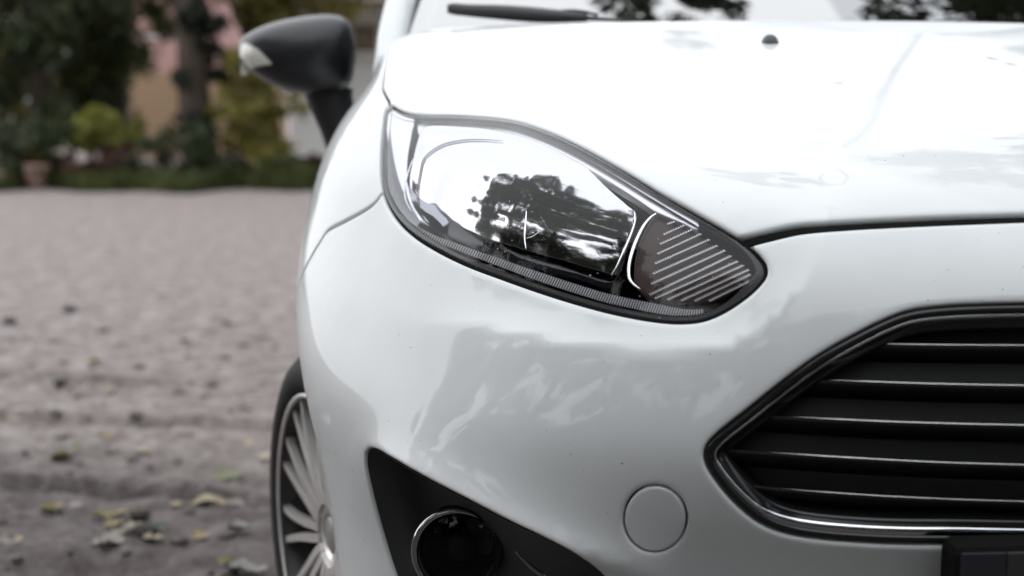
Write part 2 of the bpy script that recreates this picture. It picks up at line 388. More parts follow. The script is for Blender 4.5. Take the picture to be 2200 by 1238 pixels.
# ------------------------------------------------------------------ vegetation
def leaf_mat(name, dark, mid, lite, scale=1.2):
    m = mat(name, mid, .55, 0, .35); noise_col(m, [(.30, dark), (.50, mid), (.72, lite)], scale, 5, .65)
    nt = m.node_tree; b = nt.nodes['Principled BSDF']; out = nt.nodes['Material Output']
    tl = nt.nodes.new('ShaderNodeBsdfTranslucent'); mx = nt.nodes.new('ShaderNodeMixShader'); mx.inputs[0].default_value = .25
    src = b.inputs['Base Color'].links[0].from_socket; nt.links.new(src, tl.inputs[0])
    nt.links.new(b.outputs[0], mx.inputs[1]); nt.links.new(tl.outputs[0], mx.inputs[2]); nt.links.new(mx.outputs[0], out.inputs[0])
    return m
M['leaf_dark'] = leaf_mat('dark_foliage', (.022, .030, .014), (.040, .055, .022), (.085, .095, .035))
M['leaf_olive'] = leaf_mat('olive_foliage', (.12, .11, .026), (.215, .195, .048), (.34, .29, .08))
M['leaf_mid'] = leaf_mat('green_foliage', (.034, .044, .014), (.068, .084, .024), (.125, .132, .040))
M['leaf_yellow'] = leaf_mat('yellow_green_foliage', (.12, .13, .025), (.24, .25, .05), (.38, .37, .10))
M['leaf_red'] = leaf_mat('reddish_foliage', (.045, .020, .016), (.075, .032, .024), (.11, .06, .035))
M['leaf_black'] = leaf_mat('blackish_conifer_foliage', (.010, .013, .009), (.018, .022, .014), (.034, .040, .022))
M['bark'] = mat('bark', (.06, .045, .035), .9, 0, .2); noise_col(M['bark'], [(.3, (.03, .022, .017)), (.7, (.10, .08, .065))], 14, 8, .7, mapscale=(1, 1, .2)); bump(M['bark'], 30, .6, .02)
def leaves(name, mt, parent, cen, spread, n, size, seed, aspect=.6):
    """n leaf-sized faces scattered about clump centres cen (k,3) with per-clump spread (k,3)"""
    r = np.random.default_rng(seed); k = r.integers(0, len(cen), n)
    v = r.normal(size=(n, 3)); v /= np.linalg.norm(v, axis=1)[:, None]; P = cen[k] + v * (r.random((n, 1))**.45) * spread[k]
    d = r.normal(size=(n, 3)); d[:, 2] -= .25; d /= np.linalg.norm(d, axis=1)[:, None]
    e = np.cross(d, r.normal(size=(n, 3))); e /= np.linalg.norm(e, axis=1)[:, None] + 1e-9
    s = size * (.55 + .9 * r.random((n, 1)))
    V = np.stack([P - d * s, P + e * s * aspect * .5, P + d * s, P - e * s * aspect * .5], 1).reshape(-1, 3)
    return quads_fast(name, V, np.arange(n * 4).reshape(n, 4), mt, parent)
def clumps(r, c, rad3, k, shell=.55, size=(.22, .38)):
    v = r.normal(size=(k, 3)); v /= np.linalg.norm(v, axis=1)[:, None]
    rr = shell + (1 - shell) * r.random((k, 1)); p = np.asarray(c) + v * rr * np.asarray(rad3)
    s = np.asarray(rad3).min() * (size[0] + (size[1] - size[0]) * r.random((k, 1))) * np.array([1, 1, .8])
    return p, s
def join_tubes(name, paths, mt, parent, k=8):
    V = []; F = []
    for pts, rs in paths:
        pts = np.asarray(pts, float); tg = np.gradient(pts, axis=0); tg /= np.linalg.norm(tg, axis=1)[:, None]
        ref = np.array([1.0, .3, .1]); sd = np.cross(tg, ref); sd /= np.linalg.norm(sd, axis=1)[:, None]; u2 = np.cross(tg, sd); b = len(V)
        for p, r_, s_, u_ in zip(pts, rs, sd, u2):
            for a in np.linspace(0, 2 * math.pi, k, endpoint=False): V.append(p + (s_ * math.cos(a) + u_ * math.sin(a)) * r_)
        F += [(b + i * k + a, b + i * k + (a + 1) % k, b + (i + 1) * k + (a + 1) % k, b + (i + 1) * k + a) for i in range(len(pts) - 1) for a in range(k)]
    return mesh_obj(name, V, F, mt, parent)
def tree(name, base, h, crown_z, rad3, mt, label, cat='tree', group=None, n=6000, leaf=.10, k=46, seed=0, tr=.16, limbs=7, trunk_mat=None, shell=.5, off=(0, 0)):
    r = np.random.default_rng(seed); root = empty(name, base); set_props(root, label, cat, group)
    top = np.array([r.normal() * .15, r.normal() * .15, crown_z + rad3[2] * .5])
    top[:2] += np.array(off) * .7
    mid = np.array([top[0] * .4 + r.normal() * .1, top[1] * .4, crown_z * .5])
    P = spline([(0, 0, -.05), mid, top], 12); rs = tr * np.linspace(1.25, .25, 12); rs[0] *= 1.25
    paths = [(P, rs)]
    cen, spr = clumps(r, (off[0], off[1], crown_z), rad3, k, shell)
    for i in range(limbs):
        j = 4 + int(i * 6 / limbs); q = cen[r.integers(0, k)]; m_ = (P[j] + q) / 2 + [0, 0, .15 * rad3[2] * r.random()]
        L = spline([P[j], m_, q], 8); paths.append((L, rs[j] * np.linspace(.55, .12, 8)))
    join_tubes('trunk', paths, trunk_mat or M['bark'], root)
    leaves('crown', mt, root, cen, spr, n, leaf, seed + 100)
    return root
def gpos(px, D, z=0.0):
    v = cam_ray(px, 225); f = v * (D / (v @ np.array([math.sin(YAW), math.cos(YAW), 0]))); return (CAM[0] + f[0], CAM[1] + f[1], z)
def shrub(name, px, D, w, zlo, zhi, mt, label, group=None, n=3500, leaf=.07, seed=0, k=40, cat='shrub'):
    b = gpos(px, D); r = np.random.default_rng(seed); root = empty(name, b); set_props(root, label, cat, group)
    cen, spr = clumps(r, (0, 0, (zlo + zhi) / 2), (w / 2, w / 2, (zhi - zlo) / 2), k, .35, (.2, .4))
    paths = [(spline([(0, 0, -.05), cen[i] * [.4, .4, .5], cen[i]], 6), .03 * np.linspace(1, .2, 6)) for i in range(4)]
    join_tubes('stem', paths, M['bark'], root, 6)
    leaves('foliage', mt, root, cen, spr, n, leaf, seed + 50)
    return root
# trees that close the view on the left
tree('evergreen_tree', gpos(70, 17.5), 5, 2.4, (1.35, 1.2, 2.3), M['leaf_dark'], 'dense dark evergreen at the far left edge behind the lot', n=9000, leaf=.09, k=80, seed=3, shell=.3)
tree('evergreen_tree', gpos(235, 18.5), 5, 2.7, (1.0, 1.0, 2.4), M['leaf_mid'], 'green bushy evergreen between the far left evergreen and the pink house', n=7000, leaf=.09, k=70, seed=4, shell=.3)
tree('columnar_conifer', gpos(432, 15.8), 5, 2.3, (.40, .45, 2.5), M['leaf_black'], 'blackish columnar conifer to the left of the door mirror', n=7000, leaf=.07, k=70, seed=5, tr=.20, shell=.1)
tree('yellowing_tree', gpos(590, 17.5), 6, 3.25, (1.5, 1.2, 1.45), M['leaf_olive'], 'tree with yellowing olive crown above the door mirror', n=11000, leaf=.10, k=80, seed=6)
shrub('olive_shrub', 545, 15.5, 1.05, .0, 1.75, M['leaf_olive'], 'loose olive green shrub under the door mirror', n=2600, leaf=.07, seed=8)
shrub('yellow_shrub', 210, 15.6, .72, .35, 1.0, M['leaf_yellow'], 'bright yellow-green bush in front of the evergreens', n=1500, leaf=.06, seed=10, k=24)
shrub('yellow_shrub', 278, 15.9, .40, .35, .80, M['leaf_yellow'], 'small yellow-green bush right of the larger yellow one', n=700, leaf=.06, seed=11, k=14)
shrub('reddish_shrub', 215, 15.0, 1.1, .02, .52, M['leaf_red'], 'low dark red shrub under the yellow bush', n=1800, leaf=.05, seed=12, k=30)
shrub('reddish_shrub', 690, 15.6, .35, .0, .36, M['leaf_red'], 'low dark red plant at the foot of the white house', n=500, leaf=.05, seed=13, k=12)
shrub('dark_shrub', 60, 14.9, 1.3, .0, .75, M['leaf_dark'], 'dark low shrub behind the clay pots', n=2600, leaf=.06, seed=14)
shrub('dark_shrub', 390, 15.0, 1.2, .0, .80, M['leaf_dark'], 'dark low shrub at the foot of the columnar conifer', n=2400, leaf=.06, seed=15)
shrub('dark_shrub', 590, 14.8, 1.1, .0, .38, M['leaf_mid'], 'low green ground shrub below the olive shrub', n=1800, leaf=.05, seed=16)
shrub('tall_hedge_bush', 40, 20.5, 3.4, .0, 3.4, M['leaf_olive'], 'tall olive hedge bush behind the far left evergreen', n=6000, leaf=.10, seed=18, k=60)
shrub('tall_hedge_bush', 195, 21.0, 1.6, .0, 2.6, M['leaf_mid'], 'green hedge bush behind the yellow-green bush', n=3500, leaf=.10, seed=19, k=40)
# grassy verge with dry leaves at the far edge of the lot
def verge():
    r = np.random.default_rng(21); n = 22000; px = r.uniform(-500, 900, n); D = 14.3 + .5 * np.sin(px * .021) * np.sin(px * .0083 + 1) + r.random(n)**1.5 * 3.0
    B = np.array([gpos(a, b) for a, b in zip(px, D)]); h = .04 + .22 * r.random(n)**2.2; a = r.random(n) * 6.28; w = .012
    dx = np.stack([np.cos(a) * w, np.sin(a) * w, 0 * a], 1); ln = np.stack([r.normal(size=n) * .04, r.normal(size=n) * .04, h], 1)
    V = np.stack([B - dx, B + dx, B + ln + dx * .3, B + ln - dx * .3], 1).reshape(-1, 3)
    o = quads_fast('verge_grass', V, np.arange(4 * n).reshape(n, 4), M['leaf_mid']); set_props(o, 'strip of grass along the far edge of the lot', 'grass', None, 'stuff')
verge()
# ------------------------------------------------------------------ houses behind the planting
M['wall_white'] = mat('white_render', (.72, .70, .67), .85); noise_col(M['wall_white'], [(.3, (.78, .77, .75)), (.7, (.86, .85, .83))], 2.5)
M['wall_pink'] = mat('pink_render', (.55, .33, .31), .85); noise_col(M['wall_pink'], [(.3, (.46, .27, .25)), (.7, (.60, .38, .36))], 2.0)
M['plinth'] = mat('dark_red_plinth', (.075, .03, .03), .8); M['brown'] = mat('brown_wood', (.16, .105, .06), .6)
M['tan'] = mat('tan_render', (.36, .25, .16), .85); M['roof'] = mat('brown_roof_tiles', (.20, .14, .13), .8); noise_col(M['roof'], [(.3, (.14, .10, .09)), (.7, (.26, .18, .16))], 6)
M['curtain'] = mat('window_pane', (.30, .25, .20), .12, 0, .6)
def house(name, px0, px1, D, eave, label, wall, plinth, plz, wins, depth=6.0, roof_h=1.6):
    A = np.array(gpos(px0, D)); B = np.array(gpos(px1, D)); w = np.linalg.norm(B - A)
    root = empty(name, A); root.rotation_euler[2] = math.atan2(B[1] - A[1], B[0] - A[0]); set_props(root, label, 'house')
    box('wall', (0, 0, plz), (w, depth, eave), wall, root); box('plinth', (-.03, -.04, -.1), (w + .03, depth + .03, plz - .002), plinth, root)
    bm = bmesh.new(); e = .45
    vs = [bm.verts.new(c) for c in ((-e, -e, eave + .01), (w + e, -e, eave + .01), (w + e, depth + e, eave + .01), (-e, depth + e, eave + .01), (-e, depth / 2, eave + roof_h), (w + e, depth / 2, eave + roof_h))]
    for f in ((0, 1, 5, 4), (2, 3, 4, 5), (0, 4, 3), (1, 2, 5), (3, 2, 1, 0)): bm.faces.new([vs[i] for i in f])
    bm_obj('roof', bm, M['roof'], root, False)
    for (x0, x1, z0, z1) in wins:
        p0 = np.array(gpos(x0, D)) - A; p1 = np.array(gpos(x1, D)) - A; a, b = np.linalg.norm(p0), np.linalg.norm(p1)
        wd = box('window', (a, -.05, z0), (b, .02, z1), M['brown'], root, .01)
        mid = (a + b) / 2
        for q0, q1 in ((a + .06, mid - .03), (mid + .03, b - .06)): box('pane', (q0, -.062, z0 + .07), (q1, -.052, z1 - .07), M['curtain'], wd)
        box('sill', (a - .06, -.12, z0 - .06), (b + .06, -.003, z0 - .004), M['wall_white'], wd)
    return root
def zpx(py, D): return .94 - (py - 225) / FPX * D
house('white_house', 625, 1500, 19.5, zpx(14, 19.5), 'white rendered house with brown windows behind the door mirror', M['wall_white'], M['plinth'], zpx(334, 19.5),
      [(762, 812, zpx(114, 19.5), zpx(60, 19.5)), (1000, 1090, zpx(114, 19.5), zpx(60, 19.5)), (1250, 1340, zpx(114, 19.5), zpx(60, 19.5))])
house('pink_house', 262, 470, 24, 4.6, 'pink house half hidden between the evergreens', M['wall_pink'], M['tan'], zpx(155, 24),
      [(318, 352, zpx(80, 24), zpx(28, 24)), (420, 450, zpx(80, 24), zpx(28, 24))], 7)
# clay pots at the far left edge of the lot
M['clay'] = mat('pale_clay', (.50, .31, .25), .8); noise_col(M['clay'], [(.3, (.40, .24, .19)), (.7, (.58, .40, .34))], 8)
def pot(px, D, s, label):
    root = lathe('clay_pot', [(0, .0), (.10, .0), (.145, .20), (.150, .24), (.165, .245), (.168, .29), (.150, .295), (.140, .25), (0, .24)], M['clay'], None, 24, 'z', gpos(px, D)); root.scale = (s, s, s)
    set_props(root, label, 'pot'); return root
pot(70, 14.75, .95, 'pale clay pot on the verge at left, the larger of two'); pot(2, 14.75, .7, 'small clay pot cut by the left edge of the picture')
pot_ = shrub('potted_plant', 70, 14.75, .30, .27, .62, M['leaf_olive'], 'small olive plant growing in the larger clay pot', n=350, leaf=.05, seed=17, k=10, cat='plant')
# ------------------------------------------------------------------ trees across the lot, seen in the lamp and the paint
SPOTS = [(-3.0, -7.6, 6.4, 2), (-1.3, -6.6, 6.2, 0), (.6, -7.3, 6.8, 1), (2.2, -6.0, 6.4, 0), (4.0, -6.8, 7.2, 2), (5.6, -4.8, 7.0, 0), (7.2, -2.6, 7.8, 1), (7.6, .4, 7.2, 0),
         (-9.4, .7, 10.4, 2), (-7.8, -1.0, 11.4, 0), (-8.4, -2.7, 12.0, 1), (-6.4, -4.2, 11.4, 0), (-4.6, -5.8, 11.0, 2)]
NM = ['tree at the left end of the row facing the car', 'second tree from the left in the row facing the car', 'third tree from the left in the row facing the car', 'fourth tree from the left in the row facing the car',
      'fifth tree from the left in the row facing the car', 'sixth tree from the left in the row facing the car', 'seventh tree from the left in the row facing the car', 'tree at the right end of the row facing the car',
      'dark tree mirrored at the left of the headlight lens', 'tall dark tree mirrored in the middle of the headlight lens', 'dark tree mirrored in the lower middle of the headlight', 'green tree mirrored near the flasher of the headlight', 'dark tree left of the row facing the car']
for i, (x, y, h, k) in enumerate(SPOTS):
    L_ = i >= 8
    tree('broadleaf_tree', (x, y, 0), h, h * (.50 if L_ else .55), (1.7 if L_ else 1.5, 1.6 if L_ else 1.4, h * (.48 if L_ else .42)), [M['leaf_dark'], M['leaf_mid'], M['leaf_dark']][k], NM[i], 'tree',
         'trees left of the car' if L_ else 'trees facing the car', n=11000 if L_ else 6500, leaf=.14 if L_ else .14, k=90 if L_ else 64, seed=40 + i, tr=.15, shell=.4)
def back_hedge():
    r = np.random.default_rng(77); n = 30000; t = r.uniform(0, 1, n); z = 2.6 * r.random(n)**.8 * (.8 + .25 * np.sin(t * 40))
    pth = resample([(-11.0, -.6), (-9.6, -6.0), (-6, -9.2), (8, -8.6), (11, 2)], 400); x = np.interp(t, np.linspace(0, 1, 400), pth[:, 0]) + r.normal(size=n) * .4; y = np.interp(t, np.linspace(0, 1, 400), pth[:, 1]) + r.normal(size=n) * .4
    d = r.normal(size=(n, 3)); d /= np.linalg.norm(d, axis=1)[:, None]; e = np.cross(d, r.normal(size=(n, 3))); e /= np.linalg.norm(e, axis=1)[:, None]
    P = np.stack([x, y, z], 1); s = .14
    V = np.stack([P - d * s, P + e * s * .4, P + d * s, P - e * s * .4], 1).reshape(-1, 3)
    o = quads_fast('hedge', V, np.arange(4 * n).reshape(n, 4), M['leaf_mid']); set_props(o, 'long clipped hedge closing the lot behind the trees facing the car', 'hedge')
back_hedge()
tree('overhanging_tree', (6.2, 4.2, 0), 8, 5.2, (2.4, 2.0, 1.5), M['leaf_dark'], 'broad tree beside the car whose crown shows in the windscreen', n=7500, leaf=.12, k=64, seed=60, tr=.2, off=(-2.0, .4))
tree('overhanging_tree', (2.7, 6.7, 0), 9, 8.7, (.85, .8, .8), M['leaf_dark'], 'thin leaning tree behind the car, its leaf tips in the middle of the windscreen', n=1300, leaf=.12, k=18, seed=61, tr=.018, limbs=4, off=(-1.85, .1))

for i, (x, y, h) in enumerate([(-.6, 14.2, 6.2), (1.9, 13.4, 7.2), (4.3, 14.6, 6.4), (6.8, 12.6, 7.4)]):  # unseen trees added so their reflections dull and mottle the white hood
    tree('yard_tree', (x, y, 0), h, h * .62, (1.25, 1.1, h * .30), M['leaf_mid'], ['slender tree behind the car left of the other yard trees', 'tall tree behind the car, second from the left in the yard', 'middle sized tree behind the car, third from the left in the yard', 'tall tree behind the car at the right end of the yard'][i],
         'tree', 'trees behind the car', n=3200, leaf=.11, k=34, seed=140 + i, tr=.11, shell=.35)
# ------------------------------------------------------------------ fallen leaves and stones on the lot
LC = {'tan': (.52, .40, .22), 'pale': (.55, .50, .46), 'cream': (.62, .54, .36), 'green': (.36, .37, .23), 'olive': (.30, .26, .10), 'orange': (.42, .24, .12), 'mint': (.46, .46, .42), 'teal': (.14, .17, .13)}
for k_, c_ in LC.items():
    c_ = tuple(.60 * v + .05 * sum(c_) / 3 for v in c_); m_ = mat('dry_leaf_' + k_, c_, .7, 0, .3); noise_col(m_, [(.3, tuple(v * .75 for v in c_)), (.7, tuple(min(1, v * 1.15) for v in c_))], 30); M['lf_' + k_] = m_
def leaf_mesh(seed, L):
    r = np.random.default_rng(seed); n = 9; t = np.linspace(0, 1, n); w = .34 * np.sin(np.pi * t**.8)**.8 * (1 + .18 * r.normal(size=n)); V = []; F = []
    curl = r.uniform(.15, .5); tw = r.normal() * .3
    for i in range(n):
        for j, s_ in enumerate((-1, -.5, 0, .5, 1)): V.append(((t[i] - .5) * L, s_ * w[i] * L, .008 + L * (curl * .5 * (s_ * w[i] / .34)**2 + .35 * (t[i] - .5)**2 * curl * 2 + tw * s_ * (t[i] - .5) * .3)))
    F = [(i * 5 + j, i * 5 + j + 1, i * 5 + 6 + j, i * 5 + 5 + j) for i in range(n - 1) for j in range(4)]
    return V, F
LV = [(450, 1081, .085, 'cream', 5, 'large cream leaf alone on the soil left of the front wheel'), (285, 1138, .075, 'cream', 10, 'cream leaf at the right of the leaf cluster on the soil'),
      (232, 1153, .080, 'pale', 0, 'whitish leaf at the front of the leaf cluster on the soil'), (222, 1112, .080, 'olive', -35, 'thin olive leaf at the left of the leaf cluster'),
      (270, 1096, .055, 'tan', 30, 'tan leaf at the back of the leaf cluster on the soil'), (298, 1112, .055, 'orange', -50, 'orange brown leaf standing in the leaf cluster'),
      (245, 1128, .06, 'tan', 60, 'tan leaf in the middle of the leaf cluster'), (128, 1086, .055, 'tan', 20, 'small tan leaf beside a dark stone far left'), (105, 1092, .05, 'olive', 0, 'small olive leaf at the far left beside the tan one'),
      (162, 1076, .040, 'pale', 10, 'tiny whitish leaf behind the leaf cluster at left'), (345, 1132, .055, 'teal', -10, 'dark green leaf right of the leaf cluster'), (492, 1021, .080, 'green', 12, 'pale green leaf just beyond the rut edge'),
      (516, 1140, .065, 'mint', -15, 'greyish green leaf close to the tyre'), (332, 1186, .055, 'cream', 25, 'small cream leaf in front of the leaf cluster'), (284, 1188, .05, 'pale', 0, 'small whitish leaf at the edge of the dark hollow'),
      (432, 1152, .05, 'tan', 40, 'small tan leaf between the cluster and the tyre'), (235, 942, .050, 'tan', 70, 'tan leaf on the soil beyond the rut'), (135, 987, .075, 'olive', 5, 'flat yellowish leaf far left beyond the rut'),
      (205, 807, .06, 'olive', 20, 'yellow leaf on the farthest rut'), (350, 636, .09, 'pale', 0, 'pale pinkish leaf far out on the lot'), (497, 694, .10, 'pale', -20, 'pale leaf far out near the fender edge'),
      (505, 1083, .05, 'pale', 0, 'pale small leaf right of the large cream leaf'), (530, 1228, .09, 'mint', 0, 'pale leaf at the bottom edge beside the tyre'), (492, 1205, .06, 'olive', 75, 'upright olive leaf at the bottom edge near the tyre'), (4, 1168, .05, 'pale', 0, 'pale leaf at the left edge of the picture'),
      (170, 1031, .045, 'green', 0, 'bright green sprig in the rut edge')]
for i, (px, py, L, c_, rot, lab) in enumerate(LV):
    V, F = leaf_mesh(300 + i, L * .95); p = at_z(px, py, 0.0)
    p[2] = float(ground_z(np.array([[p[0]]]), np.array([[p[1]]]))[0, 0]); p2_ = at_z(px, py, p[2] + .006)
    p2_[2] = float(ground_z(np.array([[p2_[0]]]), np.array([[p2_[1]]]))[0, 0])
    o = mesh_obj('fallen_leaf', V, F, M['lf_' + c_]); o.location = p2_; o.rotation_euler = (random.uniform(-.15, .35), random.uniform(-.2, .2), rad(rot)); set_props(o, lab, 'leaf', 'fallen leaves on the lot')
M['stone'] = mat('dark_stone', (.05, .045, .043), .85); 
for i, (px, py, s_, lab) in enumerate([(108, 1078, .024, 'dark stone beside the small tan leaf at far left'), (308, 1133, .028, 'dark stone at the right of the leaf cluster'), (300, 1096, .02, 'small dark stone behind the leaf cluster'),
                                      (150, 667, .028, 'dark stone far out on the lot'), (130, 820, .022, 'dark clod below the farthest rut'), (20, 690, .026, 'dark clod at the left edge far out on the lot')]):
    bm = bmesh.new(); bmesh.ops.create_icosphere(bm, subdivisions=2, radius=s_)
    for v in bm.verts: v.co = Vector((v.co.x * 1.2, v.co.y, v.co.z * .75)) * (1 + .25 * (random.random() - .5))
    o = bm_obj('stone', bm, M['stone']); p = at_z(px, py, .01); p[2] = float(ground_z(np.array([[p[0]]]), np.array([[p[1]]]))[0, 0]) + s_ * .4; o.location = p; set_props(o, lab, 'stone', 'stones on the lot')
def clods():
    r = np.random.default_rng(93); n = 420; x = r.uniform(-3.4, -.95, n); y = 1.25 + 3.2 * r.random(n)**1.4; z = ground_z(x[:, None], y[:, None])[:, 0]
    bm = bmesh.new(); bmesh.ops.create_icosphere(bm, subdivisions=1, radius=1.0); bv = np.array([v.co[:] for v in bm.verts]); bf = np.array([[v.index for v in f.verts] for f in bm.faces]); bm.free()
    rr = .005 + .018 * r.random(n)**2.5; V = (bv[None] * (1 + .35 * (r.random((n, len(bv), 1)) - .5))) * (rr[:, None, None] * np.array([1.3, 1.0, .7])) + np.stack([x, y, z + rr * .25], 1)[:, None]
    F = (bf[None] + (np.arange(n) * len(bv))[:, None, None]).reshape(-1, 3)
    o = quads_fast('soil_clods', V.reshape(-1, 3), F, M['soil']); set_props(o, 'small clods of earth scattered over the soil', 'soil', None, 'stuff')
clods()
def litter():
    r = np.random.default_rng(91); n = 520; x = r.uniform(-6.5, -.95, n); y = r.uniform(1.0, 13.5, n); V = []; F = []
    x = np.where(y > 5, x * 1.6, x); z = ground_z(x[:, None], y[:, None])[:, 0]
    for i in range(n):
        v, f = leaf_mesh(1000 + i % 30, r.uniform(.018, .055)); v = np.array(v); a = r.random() * 6.28; R = np.array([[math.cos(a), -math.sin(a), 0], [math.sin(a), math.cos(a), 0], [0, 0, 1]])
        v = v[[0, 2, 4, 10, 14, 20, 24, 30, 34, 40, 42, 44]] @ R.T + [x[i], y[i], z[i]]; b = len(V); V += v.tolist()
        F += [(b, b + 1, b + 3), (b + 1, b + 4, b + 3), (b + 1, b + 2, b + 4), (b + 3, b + 4, b + 6, b + 5), (b + 5, b + 6, b + 8, b + 7), (b + 7, b + 8, b + 10, b + 9)]
    m_ = mat('litter', (.3, .24, .17), .8); noise_col(m_, [(.35, (.16, .12, .09)), (.5, (.36, .28, .17)), (.65, (.46, .42, .38))], 2.3, 8, .8)
    o = mesh_obj('leaf_litter', V, F, m_, None, False); set_props(o, 'small dry leaf scraps strewn over the soil', 'leaf litter', None, 'stuff')
litter()

# ------------------------------------------------------------------ master surface of the car's nose (full width, a = |x|)
_TB = {}
def _hermite(x, tab):
    xs = np.array([t[0] for t in tab]); ys = np.array([t[1] for t in tab])
    d = np.diff(ys) / np.diff(xs); m = np.r_[d[0], (d[1:] + d[:-1]) / 2, d[-1]]
    xc = np.clip(x, xs[0], xs[-1]); i = np.clip(np.searchsorted(xs, xc) - 1, 0, len(xs) - 2)
    h = xs[i + 1] - xs[i]; t = (xc - xs[i]) / h
    v = ((2 * t**3 - 3 * t**2 + 1) * ys[i] + (t**3 - 2 * t**2 + t) * h * m[i] + (-2 * t**3 + 3 * t**2) * ys[i + 1] + (t**3 - t**2) * h * m[i + 1])
    return v + np.where(x < xs[0], (x - xs[0]) * m[0], 0) + np.where(x > xs[-1], (x - xs[-1]) * m[-1], 0)
def interp(x, tab):
    """smooth cubic table, read from a fine pre-sampled copy"""
    if id(tab) not in _TB:
        g = np.linspace(-1.0, 4.0, 20001); v = _hermite(g, tab)
        for _ in range(3): v = np.convolve(np.pad(v, 30, 'edge'), np.ones(61) / 61, 'valid')
        _TB[id(tab)] = (g, v)
    return np.interp(x, *_TB[id(tab)])
PROF = [(.10, .16), (.20, .10), (.30, .105), (.40, .082), (.48, .050), (.55, .016), (.60, .002), (.66, .003), (.72, .014), (.78, .036), (.84, .078), (.90, .15)]
SWEEP = [(.10, .45), (.35, .57), (.50, .66), (.60, .74), (.68, .84), (.78, .98), (.90, 1.06)]
SIDE = [(.10, .783), (.25, .815), (.36, .828), (.43, .838), (.50, .852), (.58, .871), (.66, .884), (.74, .884), (.80, .874), (.86, .857), (.92, .826), (.97, .787), (1.02, .766), (1.08, .750), (1.2, .71)]
HOODC = [(-.2, .72), (0, .803), (.07, .838), (.2, .885), (.4, .940), (.7, 1.012), (1.05, 1.082), (1.3, 1.12), (1.6, 1.15)]
def plan(a): return .33 * a**2 + .85 * a**4
def F_body(P):
    a = np.abs(P[..., 0]); y = P[..., 1]; z = P[..., 2]
    s = interp(z, SWEEP)
    G = plan(a) * s + interp(z, PROF)
    ga = (.66 * a + 3.4 * a**3) * s
    f1 = (G - y) / np.sqrt(1.06 + ga**2)
    tp = np.clip((.80 - y) / .5, 0, 2)
    f2 = a - (interp(z, SIDE) - .028 * tp**2)
    f3 = (z - (interp(y, HOODC) - (.13 - .085 * np.clip((y - .55) / .5, 0, 1)**1.5) * a**2 - .10 * np.clip(a - .55, 0, 1)**2)) / 1.04
    k = .026
    m = np.maximum(np.maximum(f1, f2), f3)
    return m + k * np.log(np.exp((f1 - m) / k) + np.exp((f2 - m) / k) + np.exp((f3 - m) / k))
CC = np.array([0.0, 1.35, .40])
def uv_dir(uv):
    uv = np.asarray(uv, float); al = np.linalg.norm(uv, axis=-1); s = np.where(al > 1e-9, np.sin(al) / np.maximum(al, 1e-9), 1.0)
    return np.stack([uv[..., 0] * s, -np.cos(al), uv[..., 1] * s], -1)
def to_uv(P):
    d = np.asarray(P, float) - CC; d = d / np.linalg.norm(d, axis=-1, keepdims=True)
    al = np.arccos(np.clip(-d[..., 1], -1, 1)); h = np.sqrt(d[..., 0]**2 + d[..., 2]**2)
    k = np.where(h > 1e-9, al / np.maximum(h, 1e-9), 1.0)
    return np.stack([d[..., 0] * k, d[..., 2] * k], -1)
DISPS = []
def surf(uv):
    D = uv_dir(uv); lo = np.full(D.shape[:-1], .05); hi = np.full(D.shape[:-1], 2.4)
    for _ in range(5):
        md = (lo + hi) / 2; f = F_body(CC + D * md[..., None]) > 0
        hi = np.where(f, md, hi); lo = np.where(f, lo, md)
    fl = F_body(CC + D * lo[..., None]); fh = F_body(CC + D * hi[..., None])
    for _ in range(7):
        md = np.clip((lo * fh - hi * fl) / np.where(np.abs(fh - fl) < 1e-14, 1e-14, fh - fl), lo, hi)
        fm = F_body(CC + D * md[..., None]); up = fm > 0
        fl = np.where(up, fl * .5, fm); fh = np.where(up, fm, fh * .5)
        hi = np.where(up, md, hi); lo = np.where(up, lo, md)
    P = CC + D * md[..., None]
    if DISPS:
        q = P.reshape(-1, 3); off = np.zeros(len(q))
        for fn in DISPS: off += fn(q)
        P = P + D * off.reshape(P.shape[:-1])[..., None]
    return P
def surf_n(uv, h=1.5e-3):
    uv = np.asarray(uv, float)
    px = surf(uv + [h, 0]) - surf(uv - [h, 0]); py = surf(uv + [0, h]) - surf(uv - [0, h])
    n = np.cross(px, py); n /= np.linalg.norm(n, axis=-1, keepdims=True) + 1e-12
    sgn = np.sign((n * uv_dir(uv)).sum(-1, keepdims=True)); return n * sgn
def make_bvh(inset=0.0):
    u = np.linspace(-1.15, .75, 380); v = np.linspace(-.5, 1.35, 300)
    U, Vv = np.meshgrid(u, v, indexing='ij'); uv = np.stack([U, Vv], -1); P = surf(uv)
    if inset: P = P - surf_n(uv) * inset
    nu, nv = len(u), len(v); idx = np.arange(nu * nv).reshape(nu, nv)
    F = np.stack([idx[:-1, :-1], idx[1:, :-1], idx[1:, 1:], idx[:-1, 1:]], -1).reshape(-1, 4)
    return BVHTree.FromPolygons(P.reshape(-1, 3).tolist(), F.tolist())
def trace(pts, bvh):
    """photograph pixels -> points on the surface"""
    out = []
    for p in pts:
        h = bvh.ray_cast(Vector(CAM), Vector(cam_ray(*p)))[0]
        if h is None: raise RuntimeError('trace miss %s' % (p,))
        out.append(h)
    return np.array([tuple(h) for h in out])
